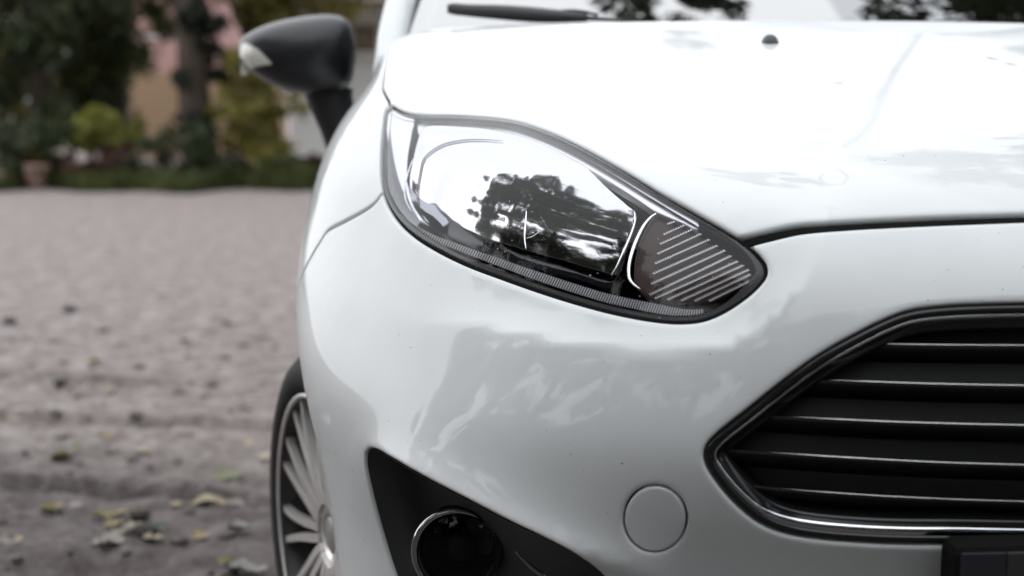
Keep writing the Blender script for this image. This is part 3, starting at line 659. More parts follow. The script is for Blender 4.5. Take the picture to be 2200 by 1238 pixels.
def seg_dist(Q, C, closed=False):
    """distance of points Q to polyline C: (d, arc parameter 0..1, signed side ignored, index)"""
    A = C if closed else C[:-1]; B = np.roll(C, -1, 0) if closed else C[1:]
    best = np.full(len(Q), 1e9); bi = np.zeros(len(Q), int); bt = np.zeros(len(Q))
    AB = B - A; L2 = (AB**2).sum(1) + 1e-12
    for i in range(len(A)):
        t = np.clip(((Q - A[i]) @ AB[i]) / L2[i], 0, 1)
        d = ((Q - A[i] - t[:, None] * AB[i])**2).sum(1)
        w = d < best; best[w] = d[w]; bi[w] = i; bt[w] = t[w]
    return np.sqrt(best), (bi + bt) / len(A), bi

BVH0 = make_bvh()
def crease(px, fn, fade=(.2, .2)):
    C3 = trace(spline(px, 60), BVH0); Cu = to_uv(C3)
    Cs = C3[::3]; sm = lambda t: t * t * (3 - 2 * t)
    def f(q):
        q = q.copy(); q[:, 0] = -np.abs(q[:, 0])
        near = np.abs(q - C3.mean(0)).max(1) < .9
        out = np.zeros(len(q))
        if not near.any(): return out
        qq = q[near]; d, s, i = seg_dist(qq, C3); qu = to_uv(qq)
        tg = Cu[i + 1] - Cu[i]; of = qu - Cu[i]
        sg = np.sign(tg[:, 0] * of[:, 1] - tg[:, 1] * of[:, 0])
        ks = np.linspace(0, 1, len(Cs)); acc = np.zeros(len(qq)); den = np.zeros(len(qq))
        for c_, w_ in zip(Cs, sm(np.clip(ks / fade[0], 0, 1)) * sm(np.clip((1 - ks) / fade[1], 0, 1))):
            k = np.exp(-(np.sqrt(((qq - c_)**2).sum(1)) - d) / .03); acc += k * w_; den += k
        w = acc / den
        out[near] = fn(d * sg) * w
        return out
    return f
def sp(d, w): return np.where(d > 12 * w, d, w * np.log1p(np.exp(np.minimum(d / w, 12))))
# shelf round the headlight: the skin leans back above this edge
K1 = [(860, 690), (930, 690), (1000, 695), (1070, 708), (1200, 735), (1330, 752), (1450, 755), (1550, 746), (1620, 715), (1690, 650), (1740, 590), (1765, 540), (1775, 490)]
def k1(d):
    e = sp(d, .0010); return -.0235 * (1 - np.exp(-e / .040)) * np.exp(-(np.maximum(d, 0) / .36)**2)
# lip over the fog lamp pocket: skin flares out towards this edge
K2 = [(760, 930), (857, 973), (964, 1029), (1065, 1082), (1167, 1128), (1269, 1169), (1330, 1190), (1420, 1225), (1500, 1260)]
def k2(d):
    up = np.exp(-sp(d, .003) / .045); return .040 * up * np.exp(-(np.minimum(d, 0) / .075)**2)
_d1, _d2 = crease(K1, k1, (.25, .18)), crease(K2, k2, (.22, .3))
DISPS += [_d1, _d2]
BVH = make_bvh()

def jac(uv, h=1e-3):
    return (surf(uv + [h, 0]) - surf(uv - [h, 0])) / (2 * h), (surf(uv + [0, h]) - surf(uv - [0, h])) / (2 * h)
def in_poly(p, poly):
    x, y = p[:, 0], p[:, 1]; c = np.zeros(len(p), bool); q = np.roll(poly, -1, 0)
    for (x1, y1), (x2, y2) in zip(poly, q):
        if y1 == y2: continue
        c ^= ((y1 > y) != (y2 > y)) & (x < (x2 - x1) * (y - y1) / (y2 - y1) + x1)
    return c
def area2(p): q = np.roll(p, -1, 0); return (p[:, 0] * q[:, 1] - q[:, 0] * p[:, 1]).sum() / 2
def offset_uv(uv, dist, closed=True):
    """move a closed uv loop inwards (to its left when counter-clockwise) by dist metres on the surface"""
    pu, pv = jac(uv)
    t2 = np.roll(uv, -1, 0) - np.roll(uv, 1, 0)
    T = pu * t2[:, :1] + pv * t2[:, 1:]; T /= np.linalg.norm(T, axis=1)[:, None] + 1e-12
    N = np.cross(pu, pv); N /= np.linalg.norm(N, axis=1)[:, None]
    I = np.cross(N, T)                      # left of travel
    a = (pu * pu).sum(1); b = (pu * pv).sum(1); c = (pv * pv).sum(1); e = (I * pu).sum(1); f = (I * pv).sum(1)
    det = a * c - b * b
    d = np.stack([(e * c - f * b) / det, (a * f - b * e) / det], 1)
    return uv + d * np.broadcast_to(np.asarray(dist, float), (len(uv),))[:, None]
def ccw(uv): return uv if area2(uv) > 0 else uv[::-1]
def resamp3(uv, step):
    """even out a closed uv loop by length on the surface"""
    P = surf(uv); n = max(16, int(plen(np.vstack([P, P[:1]])) / step))
    Pc = np.vstack([P, P[:1]]); L = np.r_[0, np.cumsum(np.linalg.norm(np.diff(Pc, axis=0), axis=1))]
    uc = np.vstack([uv, uv[:1]]); s = np.linspace(0, L[-1], n, endpoint=False)
    return np.stack([np.interp(s, L, uc[:, k]) for k in range(2)], 1)
PANELS = {}
def hl_depth(P):
    """depth of the main reflector under the lens: deep at the lower edge, shallow at the top"""
    q = P.copy(); q[:, 0] = -np.abs(q[:, 0]); d_, s_, _ = seg_dist(q, HL_LOW); return np.clip(.052 - .42 * d_ + .19 * s_ * plen(HL_LOW), .008, .118)
def panel(name, loop, holes, mat_, parent, gap=.0016, step=.006, grid=.010, r=.003, flange=.014, inset=0.0, hole_gap=None):
    """a skin panel cut from the master surface: rounded edges turned inwards with a flange"""
    loops = [offset_uv(resamp3(ccw(loop), step), gap)] + [offset_uv(resamp3(ccw(h)[::-1], step), (gap if hole_gap is None else hole_gap)) for h in holes]
    L3 = [surf(l) for l in loops]
    pts = list(loops); ring_d = [.12 * r, .4 * r, r, 2.2 * r] if r else [grid * .5]
    for l in loops:
        for d in ring_d: pts.append(offset_uv(l, d))
    o = loops[0]; sc = np.linalg.norm(jac(o)[0], axis=1).mean(), np.linalg.norm(jac(o)[1], axis=1).mean()
    gu = np.arange(o[:, 0].min(), o[:, 0].max(), grid / sc[0]); gv = np.arange(o[:, 1].min(), o[:, 1].max(), grid / sc[1])
    U, V_ = np.meshgrid(gu, gv, indexing='ij'); U = U + (np.arange(len(gv)) % 2 * .5 * grid / sc[0])[None]
    g = np.stack([U.ravel(), V_.ravel()], 1); pts.append(g)
    nl = sum(len(l) for l in loops)
    allp = np.vstack(pts); ins = in_poly(allp, loops[0])
    for h in loops[1:]: ins &= ~in_poly(allp, h)
    P = surf(allp)
    D = np.full(len(allp), 1e9)
    for l3 in L3: D = np.minimum(D, seg_dist(P, l3, True)[0])
    keep = ins.copy(); lim = np.full(len(allp), (3.2 * r if r else grid * .7)); 
    k0 = nl
    for l in loops:
        for d in ring_d: lim[k0:k0 + len(l)] = d * .8; k0 += len(l)
    keep &= D > lim; keep[:nl] = True
    idx = np.where(keep)[0]; uv = allp[idx]; P = P[idx]; D = D[idx]
    edges = []; s = 0
    for l in loops:
        n = len(l); edges += [(s + i, s + (i + 1) % n) for i in range(n)]; s += n
    vo, eo, fo, ov, oe, of = geometry.delaunay_2d_cdt([Vector(p) for p in uv.tolist()], edges, [], 0, 1e-7)
    vo = np.array([tuple(v) for v in vo]); F = np.array([tuple(f) for f in fo], int)
    src = np.array([o_[0] if o_ else -1 for o_ in ov])
    c = vo[F].mean(1); ok = in_poly(c, loops[0])
    for h in loops[1:]: ok &= ~in_poly(c, h)
    F = F[ok]
    if (src < 0).any(): P2 = surf(vo); P = np.where((src < 0)[:, None], P2, P[np.maximum(src, 0)]); D = np.where(src < 0, 0, D[np.maximum(src, 0)])
    else: P, D = P[src], D[src]
    N = surf_n(vo)
    if r:
        e = np.clip(D / r, 0, 1); P = P - N * ((r - r * np.sqrt(np.maximum(0, 1 - (1 - e)**2))))[:, None]
    if callable(inset):
        P = P - N * inset(P)[:, None]; nrm_ok = np.zeros(len(P), bool)
    elif inset: P = P - N * inset
    if not callable(inset): nrm_ok = D > (2.0 * r if r else -1)
    nv = len(P); inv = {}
    for i, s_ in enumerate(src): inv[int(s_)] = i
    V = [P]; faces = [tuple(f) for f in F]; s = 0; base = nv
    if flange:
        for l in loops:
            n = len(l); rim = [inv[s + i] for i in range(n)]; s += n
            V.append(P[rim] - N[rim] * flange)
            faces += [(rim[i], base + i, base + (i + 1) % n, rim[(i + 1) % n]) for i in range(n)]
            base += n
    V = np.vstack(V); NN = np.zeros_like(V); NN[:nv] = N; mk = np.zeros(len(V), bool); mk[:nv] = nrm_ok
    # triangles wound with the outward normal
    out = []
    for f in faces[:len(F)]:
        n_ = np.cross(P[f[1]] - P[f[0]], P[f[2]] - P[f[0]])
        out.append(f if (n_ * N[f[0]]).sum() > 0 else f[::-1])
    if flange:
        a = out[0]
    return mesh_obj(name, V, out + faces[len(F):], mat_, parent, True, NN, mk)

# ------------------------------------------------------------------ outlines traced from the photograph (pixels), put on the skin
HL_PX = [(829, 232), (822, 270), (817, 320), (816, 365), (820, 405), (832, 440), (855, 475), (890, 507), (940, 538), (1000, 567), (1080, 597), (1160, 625),
         (1240, 650), (1320, 671), (1400, 686), (1460, 691), (1510, 686), (1550, 670), (1590, 645), (1625, 615), (1643, 590), (1642, 570), (1628, 550), (1600, 524),
         (1560, 498), (1500, 462), (1420, 415), (1330, 360), (1240, 310), (1170, 279), (1110, 260), (1050, 252), (980, 248), (910, 247), (875, 243), (850, 233), (838, 225)]
def mir(uv): return np.stack([-uv[:, 0], uv[:, 1]], 1)
HLu = to_uv(trace(spline(HL_PX, 260, True), BVH))
_hp = spline(HL_PX, 260, True)
def hl_index(px): return int(np.argmin(np.linalg.norm(_hp - np.array(px), axis=1)))
def hl_run(a, b):
    """pieces of the headlight outline from pixel a to pixel b in traced order"""
    i, j = hl_index(a), hl_index(b); n = len(HLu)
    return HLu[[(i + k) % n for k in range((j - i) % n + 1)]]
HL_LOW = surf(hl_run((855, 475), (1550, 670)))[::4]
GAP_TOP = [(1598, 519), (1650, 505), (1714, 491), (1816, 483), (2013, 473), (2195, 466)]
gapu = to_uv(trace(spline(GAP_TOP, 40), BVH))
gap_h = to_uv(trace(spline([(1590, 513), (1640, 500), (1709, 484), (1816, 476), (2013, 466), (2195, 460)], 40), BVH))
gap_b = to_uv(trace(spline([(1604, 526), (1655, 513), (1718, 499), (1816, 490), (2013, 480), (2195, 473)], 40), BVH))
def to_centre(uv, n=14, dv=0.0):
    """carry a line on from its last point to the car's centre line, level there"""
    u0, v0 = uv[-1]; sl = (uv[-1, 1] - uv[-3, 1]) / (uv[-1, 0] - uv[-3, 0]); t = np.linspace(0, 1, n + 1)[1:]
    return np.stack([u0 * (1 - t), v0 - u0 * sl * (t - t * t / 2) + dv * t], 1)
gapc = to_centre(gapu)
JOINT_PX = [(821, 420), (795, 444), (765, 462), (735, 478), (704, 495), (690, 515), (675, 539), (660, 566), (651, 585)]
jointu = to_uv(trace(spline(JOINT_PX, 30), BVH))
AX, AZ, AR = .83, .31, .365
def side_pt(y, z):
    """a point on the flank at (y, z)"""
    a = np.full(np.shape(y), .9); a = np.asarray(a, float); lo = np.full(a.shape, .5); hi = np.full(a.shape, 1.0)
    for _ in range(30):
        md = (lo + hi) / 2; f = F_body(np.stack([-md, y, z], -1)) > 0; hi = np.where(f, md, hi); lo = np.where(f, lo, md)
    return np.stack([-(lo + hi) / 2, y, z], -1)
ang = np.linspace(rad(108), rad(197), 40)
archF = side_pt(AX + AR * np.cos(ang), AZ + AR * np.sin(ang)); archFu = to_uv(archF)
ang = np.linspace(rad(-18), rad(108), 50)
archR = side_pt(AX + AR * np.cos(ang), AZ + AR * np.sin(ang)); archRu = to_uv(archR)
def low_pt(a, z):
    y = np.asarray(plan(a) * interp(z, SWEEP) + interp(z, PROF)); lo = y - .2; hi = y + .6
    for _ in range(30):
        md = (lo + hi) / 2; f = F_body(np.stack([-a, md, z + 0 * a], -1)) > 0; lo = np.where(f, md, lo); hi = np.where(f, hi, md)
    return np.stack([-a, (lo + hi) / 2, z + 0 * a], -1)
ZB = float(archF[-1, 2])
botu = to_uv(low_pt(np.linspace(float(-archF[-1, 0]) - .012, 0, 40), np.linspace(ZB, .17, 40)))

# bumper: centre -> along the gap -> round the headlight's inner tip and lower edge -> joint -> wheel arch -> bottom -> centre
low_edge = hl_run((821, 410), (1606, 528))[::-1]
bump_half = np.vstack([to_centre(gap_b)[::-1], gap_b[::-1][:-1], low_edge, jointu[2:], archFu, botu])
bump_loop = np.vstack([bump_half, mir(bump_half)[::-1][1:-1]])
GR_PX = [(2200, 651), (2110, 653), (2029, 657), (1954, 667), (1904, 685), (1830, 722), (1760, 762), (1690, 812), (1605, 880), (1540, 932), (1517, 957), (1511, 975), (1515, 1000), (1535, 1034),
         (1575, 1082), (1625, 1124), (1675, 1147), (1730, 1159), (1830, 1169), (1939, 1174), (2040, 1175), (2150, 1177)]
gru = to_uv(trace(spline(GR_PX, 150), BVH))
gr_half = np.vstack([to_centre(gru[::-1])[::-1], gru, to_centre(gru)])
gr_loop = np.vstack([gr_half, mir(gr_half)[::-1][1:-1]])
FG_PX = [(784, 983), (787, 968), (796, 964), (806, 966), (836, 982), (887, 1011), (938, 1039), (1015, 1079), (1091, 1119), (1167, 1156), (1218, 1183), (1269, 1216), (1294, 1238),
         (1325, 1280), (1325, 1320), (1290, 1345), (1200, 1360), (1080, 1365), (960, 1355), (905, 1335), (875, 1300), (849, 1238), (839, 1210), (824, 1161), (808, 1105), (796, 1057), (785, 1006)]
fg_loop = to_uv(trace(spline(FG_PX, 160, True), BVH))
TW = [(1407 + 68 * math.cos(t), 1116 + 72 * math.sin(t)) for t in np.linspace(0, 2 * math.pi, 48, endpoint=False)]
tow_loop = to_uv(trace(TW, BVH))
# hood: centre -> gap -> headlight's upper edge -> back corner -> cowl -> centre
up_edge = hl_run((1606, 528), (838, 225))
HZ_PX = [(834, 217), (826, 203), (820, 191)]
hz3 = trace(HZ_PX, BVH)
e = hz3[-1]
hood_side = np.array([e + (np.array([-.742, 1.13, 1.035]) - e) * t for t in np.linspace(0, 1, 14)[1:]])
hood_sideu = np.vstack([to_uv(hz3), to_uv(hood_side)])
ca = np.linspace(.742, 0, 30); cowl = np.stack([-ca, 1.045 + .085 * (ca / .742)**2, 1.08 - .045 * (ca / .742)**2], 1)
cowlu = to_uv(cowl)
hood_half = np.vstack([to_centre(gap_h)[::-1], gap_h[::-1][:-1], up_edge[3:], hood_sideu, cowlu[1:]])
hood_loop = np.vstack([hood_half, mir(hood_half)[::-1][1:-1]])
# fender: headlight's outer edge -> joint -> arch -> sill -> door edge -> hood line
out_edge = hl_run((838, 225), (821, 410))
door = side_pt(np.full(16, 1.235), np.linspace(.20, .965, 16))
sill = side_pt(np.linspace(float(archR[0, 1]) + .01, 1.235, 6), np.linspace(.197, .20, 6))
fend_loop = np.vstack([out_edge, jointu[2:], archRu[::-1], to_uv(sill)[1:-1], to_uv(door), hood_sideu[::-1]])

# ------------------------------------------------------------------ the car
CAR = empty('parked_car')
set_props(CAR, 'white hatchback with black grille and clear headlight, parked nose to the camera', 'car')
PAINT = M['paint']
hood = panel('hood', hood_loop, [], PAINT, CAR, gap=.0020, r=.004, grid=.014, flange=.02)
bumper = panel('front_bumper', bump_loop, [gr_loop, fg_loop, mir(fg_loop), tow_loop], PAINT, CAR, gap=.0022, r=.0035, grid=.010, flange=.022, hole_gap=.0008)
for s in (0, 1):
    panel('fender', mir(fend_loop) if s else fend_loop, [], PAINT, CAR, gap=.0014, r=.003, grid=.012, flange=.03)
gs = np.vstack([gapu, gapc]); gs = np.vstack([gs, mir(gs)[::-1][1:]]); gs = resample(gs, 160)
sweep('hood_seal', surf(gs) - surf_n(gs) * .0085, circle2(.0068, 8, .004), M['gasket'], CAR, up=surf_n(gs))
panel('tow_eye_cover', tow_loop, [], PAINT, bumper, gap=.0013, r=.0018, grid=.006, step=.004, flange=.008)

def on_inset(px, depth):
    """points depth metres under the skin that show at these pixels, with the skin's normals"""
    px = np.asarray(px, float); q = px.copy()
    for _ in range(4):
        P = trace(q, BVH); N = surf_n(to_uv(P)); R = P - N * (depth(P)[:, None] if callable(depth) else depth); q = q + (px - to_px(R)) * .8
    return R, N, to_uv(P)
def closed_px(px, n, depth): return on_inset(spline(px, n, True), depth)[2]
def mirror_obj(o, parent=None):
    """a mirrored copy (x -> -x) of a mesh object for the other side of the car"""
    me = o.data.copy(); co = np.empty(len(me.vertices) * 3); me.vertices.foreach_get('co', co)
    co = co.reshape(-1, 3); co[:, 0] *= -1; me.vertices.foreach_set('co', co.ravel()); me.flip_normals(); me.update()
    c = bpy.data.objects.new(o.name.split('.')[0], me); COL.objects.link(c); c.parent = parent
    return c
def strip(path, N, w, th, depth=0.0):
    """little flat bar verts/faces along a path lying on the skin"""
    pass

# --- headlight
def headlight():
    house = panel('headlight', HLu, [], M['black_gloss'], CAR, gap=.009, r=0, grid=.012, step=.006, inset=.130, flange=-.125)
    panel('lens', HLu, [], M['lens'], house, gap=.0018, r=.0025, grid=.006, step=.004, flange=0)
    # black masking round the rim, just under the lens
    px = _hp; cxm = px[:, 0]; cym = px[:, 1]
    w = np.full(len(px), .0052)
    i_tip = hl_index((1643, 590)); i_top = hl_index((1240, 310)); i_l = hl_index((816, 365)); i_b = hl_index((1240, 650))
    for i in range(len(px)):
        x, y = px[i]; d_tip = math.hypot(x - 1640, y - 590); 
        top = (i > i_tip)
        w[i] = .0016 if top else .0075
        if x < 900 and not top: w[i] = .0014 + .0060 * max(0, (y - 380) / 130)
        w[i] += .0075 * math.exp(-(d_tip / 70)**2)
    w = np.convolve(np.r_[w[-6:], w, w[:6]], np.ones(13) / 13, 'valid')
    cc = HLu if area2(HLu) > 0 else HLu[::-1]; ww = w if area2(HLu) > 0 else w[::-1]
    inner = offset_uv(cc, ww)
    panel('rim_mask', HLu, [inner], M['seal'], house, gap=.0018, r=0, grid=.004, step=.004, inset=.0046, flange=.006, hole_gap=0)
    hs2 = resamp3(ccw(HLu), .006); hp_ = to_px(surf(hs2)); gk = np.array([.0040 if (y_ > 250 + (x_ - 830) * .42 and x_ > 880) else .0021 for x_, y_ in hp_]); gk = np.convolve(np.r_[gk[-8:], gk, gk[:8]], np.ones(17) / 17, 'valid')
    sweep('gasket', surf(hs2) - surf_n(hs2) * .0062, np.stack([circle2(r_, 8, r_ * .9) for r_ in gk]), M['gasket'], house, closed=True, up=surf_n(hs2))
    # metallised main reflector, a shell a few centimetres under the lens
    R1 = [(899, 290), (886, 340), (880, 390), (886, 436), (904, 470), (932, 494), (990, 522), (1060, 548), (1150, 577), (1240, 600), (1316, 618), (1334, 580), (1356, 520), (1372, 470), (1380, 432),
          (1320, 392), (1240, 344), (1150, 300), (1060, 276), (980, 268), (930, 266), (908, 272)]
    panel('main_reflector', closed_px(R1, 140, hl_depth), [], M['reflector'], house, gap=0, r=.003, grid=.008, inset=hl_depth, flange=.012)
    R4 = [(900, 292), (906, 280), (930, 270), (980, 272), (1060, 280), (1150, 304), (1240, 348), (1320, 396), (1378, 434), (1410, 456), (1470, 482), (1500, 497), (1498, 463), (1417, 416), (1328, 361), (1238, 311), (1168, 281), (1109, 262), (1050, 254), (980, 250), (925, 249), (906, 250), (898, 260), (896, 276)]
    panel('upper_bezel', closed_px(R4, 170, .009), [], M['satin'], house, gap=0, r=.0015, grid=.006, inset=.009, flange=.010)  # silver band added to give the bright sky sheen along the lens top
    # outer side reflector behind the swept-back corner
    R2 = [(832, 240), (823, 285), (819, 345), (822, 398), (834, 432), (856, 461), (884, 480), (896, 470), (879, 436), (872, 390), (878, 340), (891, 292), (896, 262), (866, 250)]
    panel('side_reflector', closed_px(R2, 90, .014), [], M['side_chrome'], house, gap=0, r=.002, grid=.008, inset=lambda P: np.clip(.022 - .16 * (P[:, 2] - .81), .006, .026), flange=.012)
    # amber flasher chamber with rows of prisms
    R3 = [(1406, 462), (1388, 488), (1370, 530), (1362, 575), (1364, 612), (1382, 634), (1430, 652), (1480, 658), (1530, 650), (1580, 626), (1612, 598), (1610, 582), (1570, 550), (1510, 510), (1450, 474)]
    flash = panel('flasher', closed_px(R3, 90, .016), [], M['amber'], house, gap=0, r=.002, grid=.008, inset=.016, flange=.014)
    z2 = lambda p: (1200 + p[0] / 3.868, 400 + p[1] / 3.868)
    Ls = [(910, 330), (882, 415), (852, 495), (832, 575), (812, 655), (795, 740), (780, 825), (766, 915), (812, 945), (915, 955), (1030, 962), (1140, 966), (1260, 966)]
    Rs = [(1010, 296), (1060, 335), (1125, 370), (1195, 408), (1265, 455), (1330, 505), (1395, 545), (1445, 590), (1500, 635), (1548, 668), (1592, 705), (1606, 745), (1600, 800)]
    for L, R in zip(Ls, Rs):
        a, b = np.array(z2(L)), np.array(z2(R)); n = max(6, int(np.hypot(*(b - a)) / 5.6))
        ts = np.linspace(0, 1, n + 1); pl = a + (b - a) * ts[:, None]
        P0, N0, _ = on_inset(pl, .0125)
        tg = (P0[-1] - P0[0]); tg /= np.linalg.norm(tg); V = []; F = []
        def bx(o, ex, ey, ez):
            k = len(V)
            for dz in (0, 1):
                for dx, dy in ((0, 0), (1, 0), (1, 1), (0, 1)): V.append(o + ex * dx + ey * dy + ez * dz)
            F.extend([(k, k + 3, k + 2, k + 1), (k + 4, k + 5, k + 6, k + 7)] + [(k + i, k + (i + 1) % 4, k + 4 + (i + 1) % 4, k + 4 + i) for i in range(4)])
        for i in range(n):
            N = N0[i]; up = np.cross(N, tg); up = up if up[2] > 0 else -up
            seg = P0[i + 1] - P0[i]
            bx(P0[i], seg, up * .0006, N * .0022)                                # ledge of the row
            bx(P0[i] + up * .0006, seg * .36, up * .0018, N * .0020)             # prism tooth
        mesh_obj('prism_row', V, F, M['prism'], flash, smooth=False)
    # fluted light strip along the lower edge
    SPX = [(860, 464), (880, 482), (905, 497), (933, 512), (970, 526), (1020, 545), (1067, 562), (1130, 585), (1200, 609), (1250, 625), (1303, 641), (1407, 663), (1471, 675), (1512, 675)]
    c = spline(SPX, 127); P0, N0, _ = on_inset(c, .0075); tg = np.gradient(P0, axis=0); tg /= np.linalg.norm(tg, axis=1)[:, None]
    up = np.cross(N0, tg); up *= np.sign(up[:, 2:]); V = []; F = []; V2 = []; F2 = []
    hh = .0030 + .0022 * np.clip((c[:, 0] - 870) / 300, 0, 1)
    for i in range(len(c) - 1):
        k = len(V2); st = P0[i + 1] - P0[i]
        for j in (i, i + 1): V2 += [P0[j] - up[j] * hh[j], P0[j] + up[j] * hh[j]]
        F2.append((k, k + 2, k + 3, k + 1))
        k = len(V); w = st * .42; e = up[i] * hh[i] * .92; n3 = N0[i] * .0018
        V += [P0[i] - e, P0[i] + w - e, P0[i] + w * .5 - e + n3, P0[i] + e, P0[i] + w + e, P0[i] + w * .5 + e + n3]
        F += [(k, k + 2, k + 5, k + 3), (k + 2, k + 1, k + 4, k + 5), (k, k + 1, k + 2), (k + 3, k + 5, k + 4)]
    st_ = mesh_obj('light_strip', V2, F2, M['black_gloss'], house, smooth=False)
    mesh_obj('fluting', V, F, M['flute'], st_, smooth=False)
    # chrome ribs between main beam and flasher, and the bulb shield
    def rib(px, rr, depth, m, nm='chrome_rib', n=26):
        P0, N0, _ = on_inset(spline(px, n), depth); k = np.sin(np.linspace(.12, math.pi - .12, n))**.5
        prof = np.stack([circle2(rr * q, 8, rr * q * .8) for q in k])
        return sweep(nm, P0, prof, m, house, up=N0)
    rib([(1363, 452), (1364, 475), (1354, 507), (1336, 548), (1322, 578), (1313, 592)], .0012, .012, M['chrome'])
    rib([(1424, 452), (1402, 464), (1386, 481), (1370, 511), (1357, 546), (1351, 576), (1353, 600), (1362, 612), (1376, 622)], .0021, .012, M['chrome'])
    rib([(1131, 452), (1129, 480), (1127, 510), (1130, 536)], .0010, .02, M['chrome'], 'bulb_shield')
    rib([(1131, 512), (1145, 508), (1158, 498)], .0008, .02, M['chrome'], 'bulb_shield', 12)
    # raised bright edge of the main reflector at its outer end
    rib([(932, 292), (905, 318), (884, 352), (872, 392), (870, 425), (884, 456)], .0016, .016, M['reflector'], 'reflector_edge', 30)
    lp = spline([(1080, 303), (1035, 300), (990, 302), (945, 314), (910, 342), (893, 385), (890, 430), (902, 470)], 44)
    q = lp.copy()
    for _ in range(5):
        P = trace(q, BVH); R = P - surf_n(to_uv(P)) * (hl_depth(P) - .0015)[:, None]; q = q + (lp - to_px(R))
    sweep('bowl_edge', R, np.stack([circle2(.0011 * k_, 6, .0008 * k_) for k_ in np.sin(np.linspace(.1, 3.04, 44))**.5]), M['black_gloss'], house, up=surf_n(to_uv(P)))
    return house
HEAD = headlight()
h2 = mirror_obj(HEAD, CAR)
for ch in list(HEAD.children):
    c = mirror_obj(ch, h2)
    for g in ch.children: mirror_obj(g, c)

# --- grille
gl = ccw(resamp3(gr_loop, .008)); gl = gl if area2(gl) > 0 else gl[::-1]
gpath = offset_uv(gl, .0035); gP, gN = surf(gpath), surf_n(gpath)
FR = [(.0035, -.0035), (.000, -.0018), (-.003, -.0022), (-.0055, -.0048), (-.0055, -.0075), (-.0150, -.0150), (-.0165, -.018), (-.0165, -.036), (.0035, -.036)]
GRILLE = sweep('grille', gP, FR, M['frame_black'], CAR, closed=True, up=gN)
gt = np.roll(gP, -1, 0) - np.roll(gP, 1, 0); gin = -np.cross(gt, gN); gin /= np.linalg.norm(gin, axis=1)[:, None]
gw = .0016 + .0052 * np.clip(gin[:, 2], 0, 1)**3
sweep('chrome_trim', gP, np.stack([[(-.0050, -.0060), (-.0064, -.0054), (-.0064 - w_, -.0054 - w_ * .95), (-.0066 - w_, -.0072 - w_), (-.0060, -.0078)] for w_ in gw]), M['chrome_trim'], GRILLE, closed=True, up=gN)
panel('backing', gr_loop, [], M['cavity'], GRILLE, gap=.004, r=0, grid=.03, step=.02, inset=.046, flange=-.03)
SLATS = [[(1800, 738), (1900, 740), (2040, 742), (2200, 743)],
         [(1690, 813), (1800, 818), (1960, 824), (2080, 827), (2200, 829)],
         [(1600, 889), (1720, 897), (1900, 906), (2060, 911), (2200, 914)],
         [(1545, 963), (1680, 974), (1850, 985), (2030, 994), (2200, 999)],
         [(1585, 1038), (1700, 1051), (1860, 1063), (2040, 1072), (2200, 1077)]]
for px in SLATS:
    _, _, u_ = on_inset(spline(px, 46), .020)
    full = np.vstack([u_, to_centre(u_)]); full = np.vstack([full, mir(full)[::-1][1:]])
    full = np.stack([full[:, 0], full[:, 1]], 1)
    Pn = surf(full); Nn = surf_n(full); Q = Pn - Nn * .020
    bar = sweep('slat', Q + np.array([0, 0, -.0008]), [(.0009, .0006), (.0012, -.0022), (-.022, -.0215), (-.024, -.0155)], M['slat'], GRILLE, up=[0, 0, 1])
    sl = slice(7, -7); Q, Nn = Q[sl], Nn[sl]; fade = np.clip(np.minimum(np.arange(len(Q)), np.arange(len(Q))[::-1]) / 8.0, .08, 1)
    sweep('chrome_edge', Q + Nn * .0012 + np.array([0, 0, .0003]), np.stack([circle2(.0008 * q, 6, .0007 * q) for q in fade]), M['slat_edge'], bar, up=[0, 0, 1])

# --- number plate, blanked out dark
pl = at_y(2050, 1164, -.008); pw = -pl[0]
M['plate_dark'] = mat('plate_blanked', (.030, .030, .029), .6); M['plate_band'] = mat('plate_band', (.018, .018, .024), .6)
holder = box('plate_holder', (-pw, -.008, pl[2] - .14), (pw, .03, pl[2] - .004), M['gasket'], CAR, .010)
p2 = at_y(2068, 1190, -.013); p3 = at_y(2164, 1186, -.013)
box('number_plate', (p3[0] + .0006, -.0130, p2[2] - .112), (-p2[0], -.0085, p2[2]), M['plate_dark'], holder, .0015)
box('plate_band', (p2[0], -.0130, p2[2] - .112), (p3[0], -.0085, p2[2]), M['plate_band'], holder, .0012)

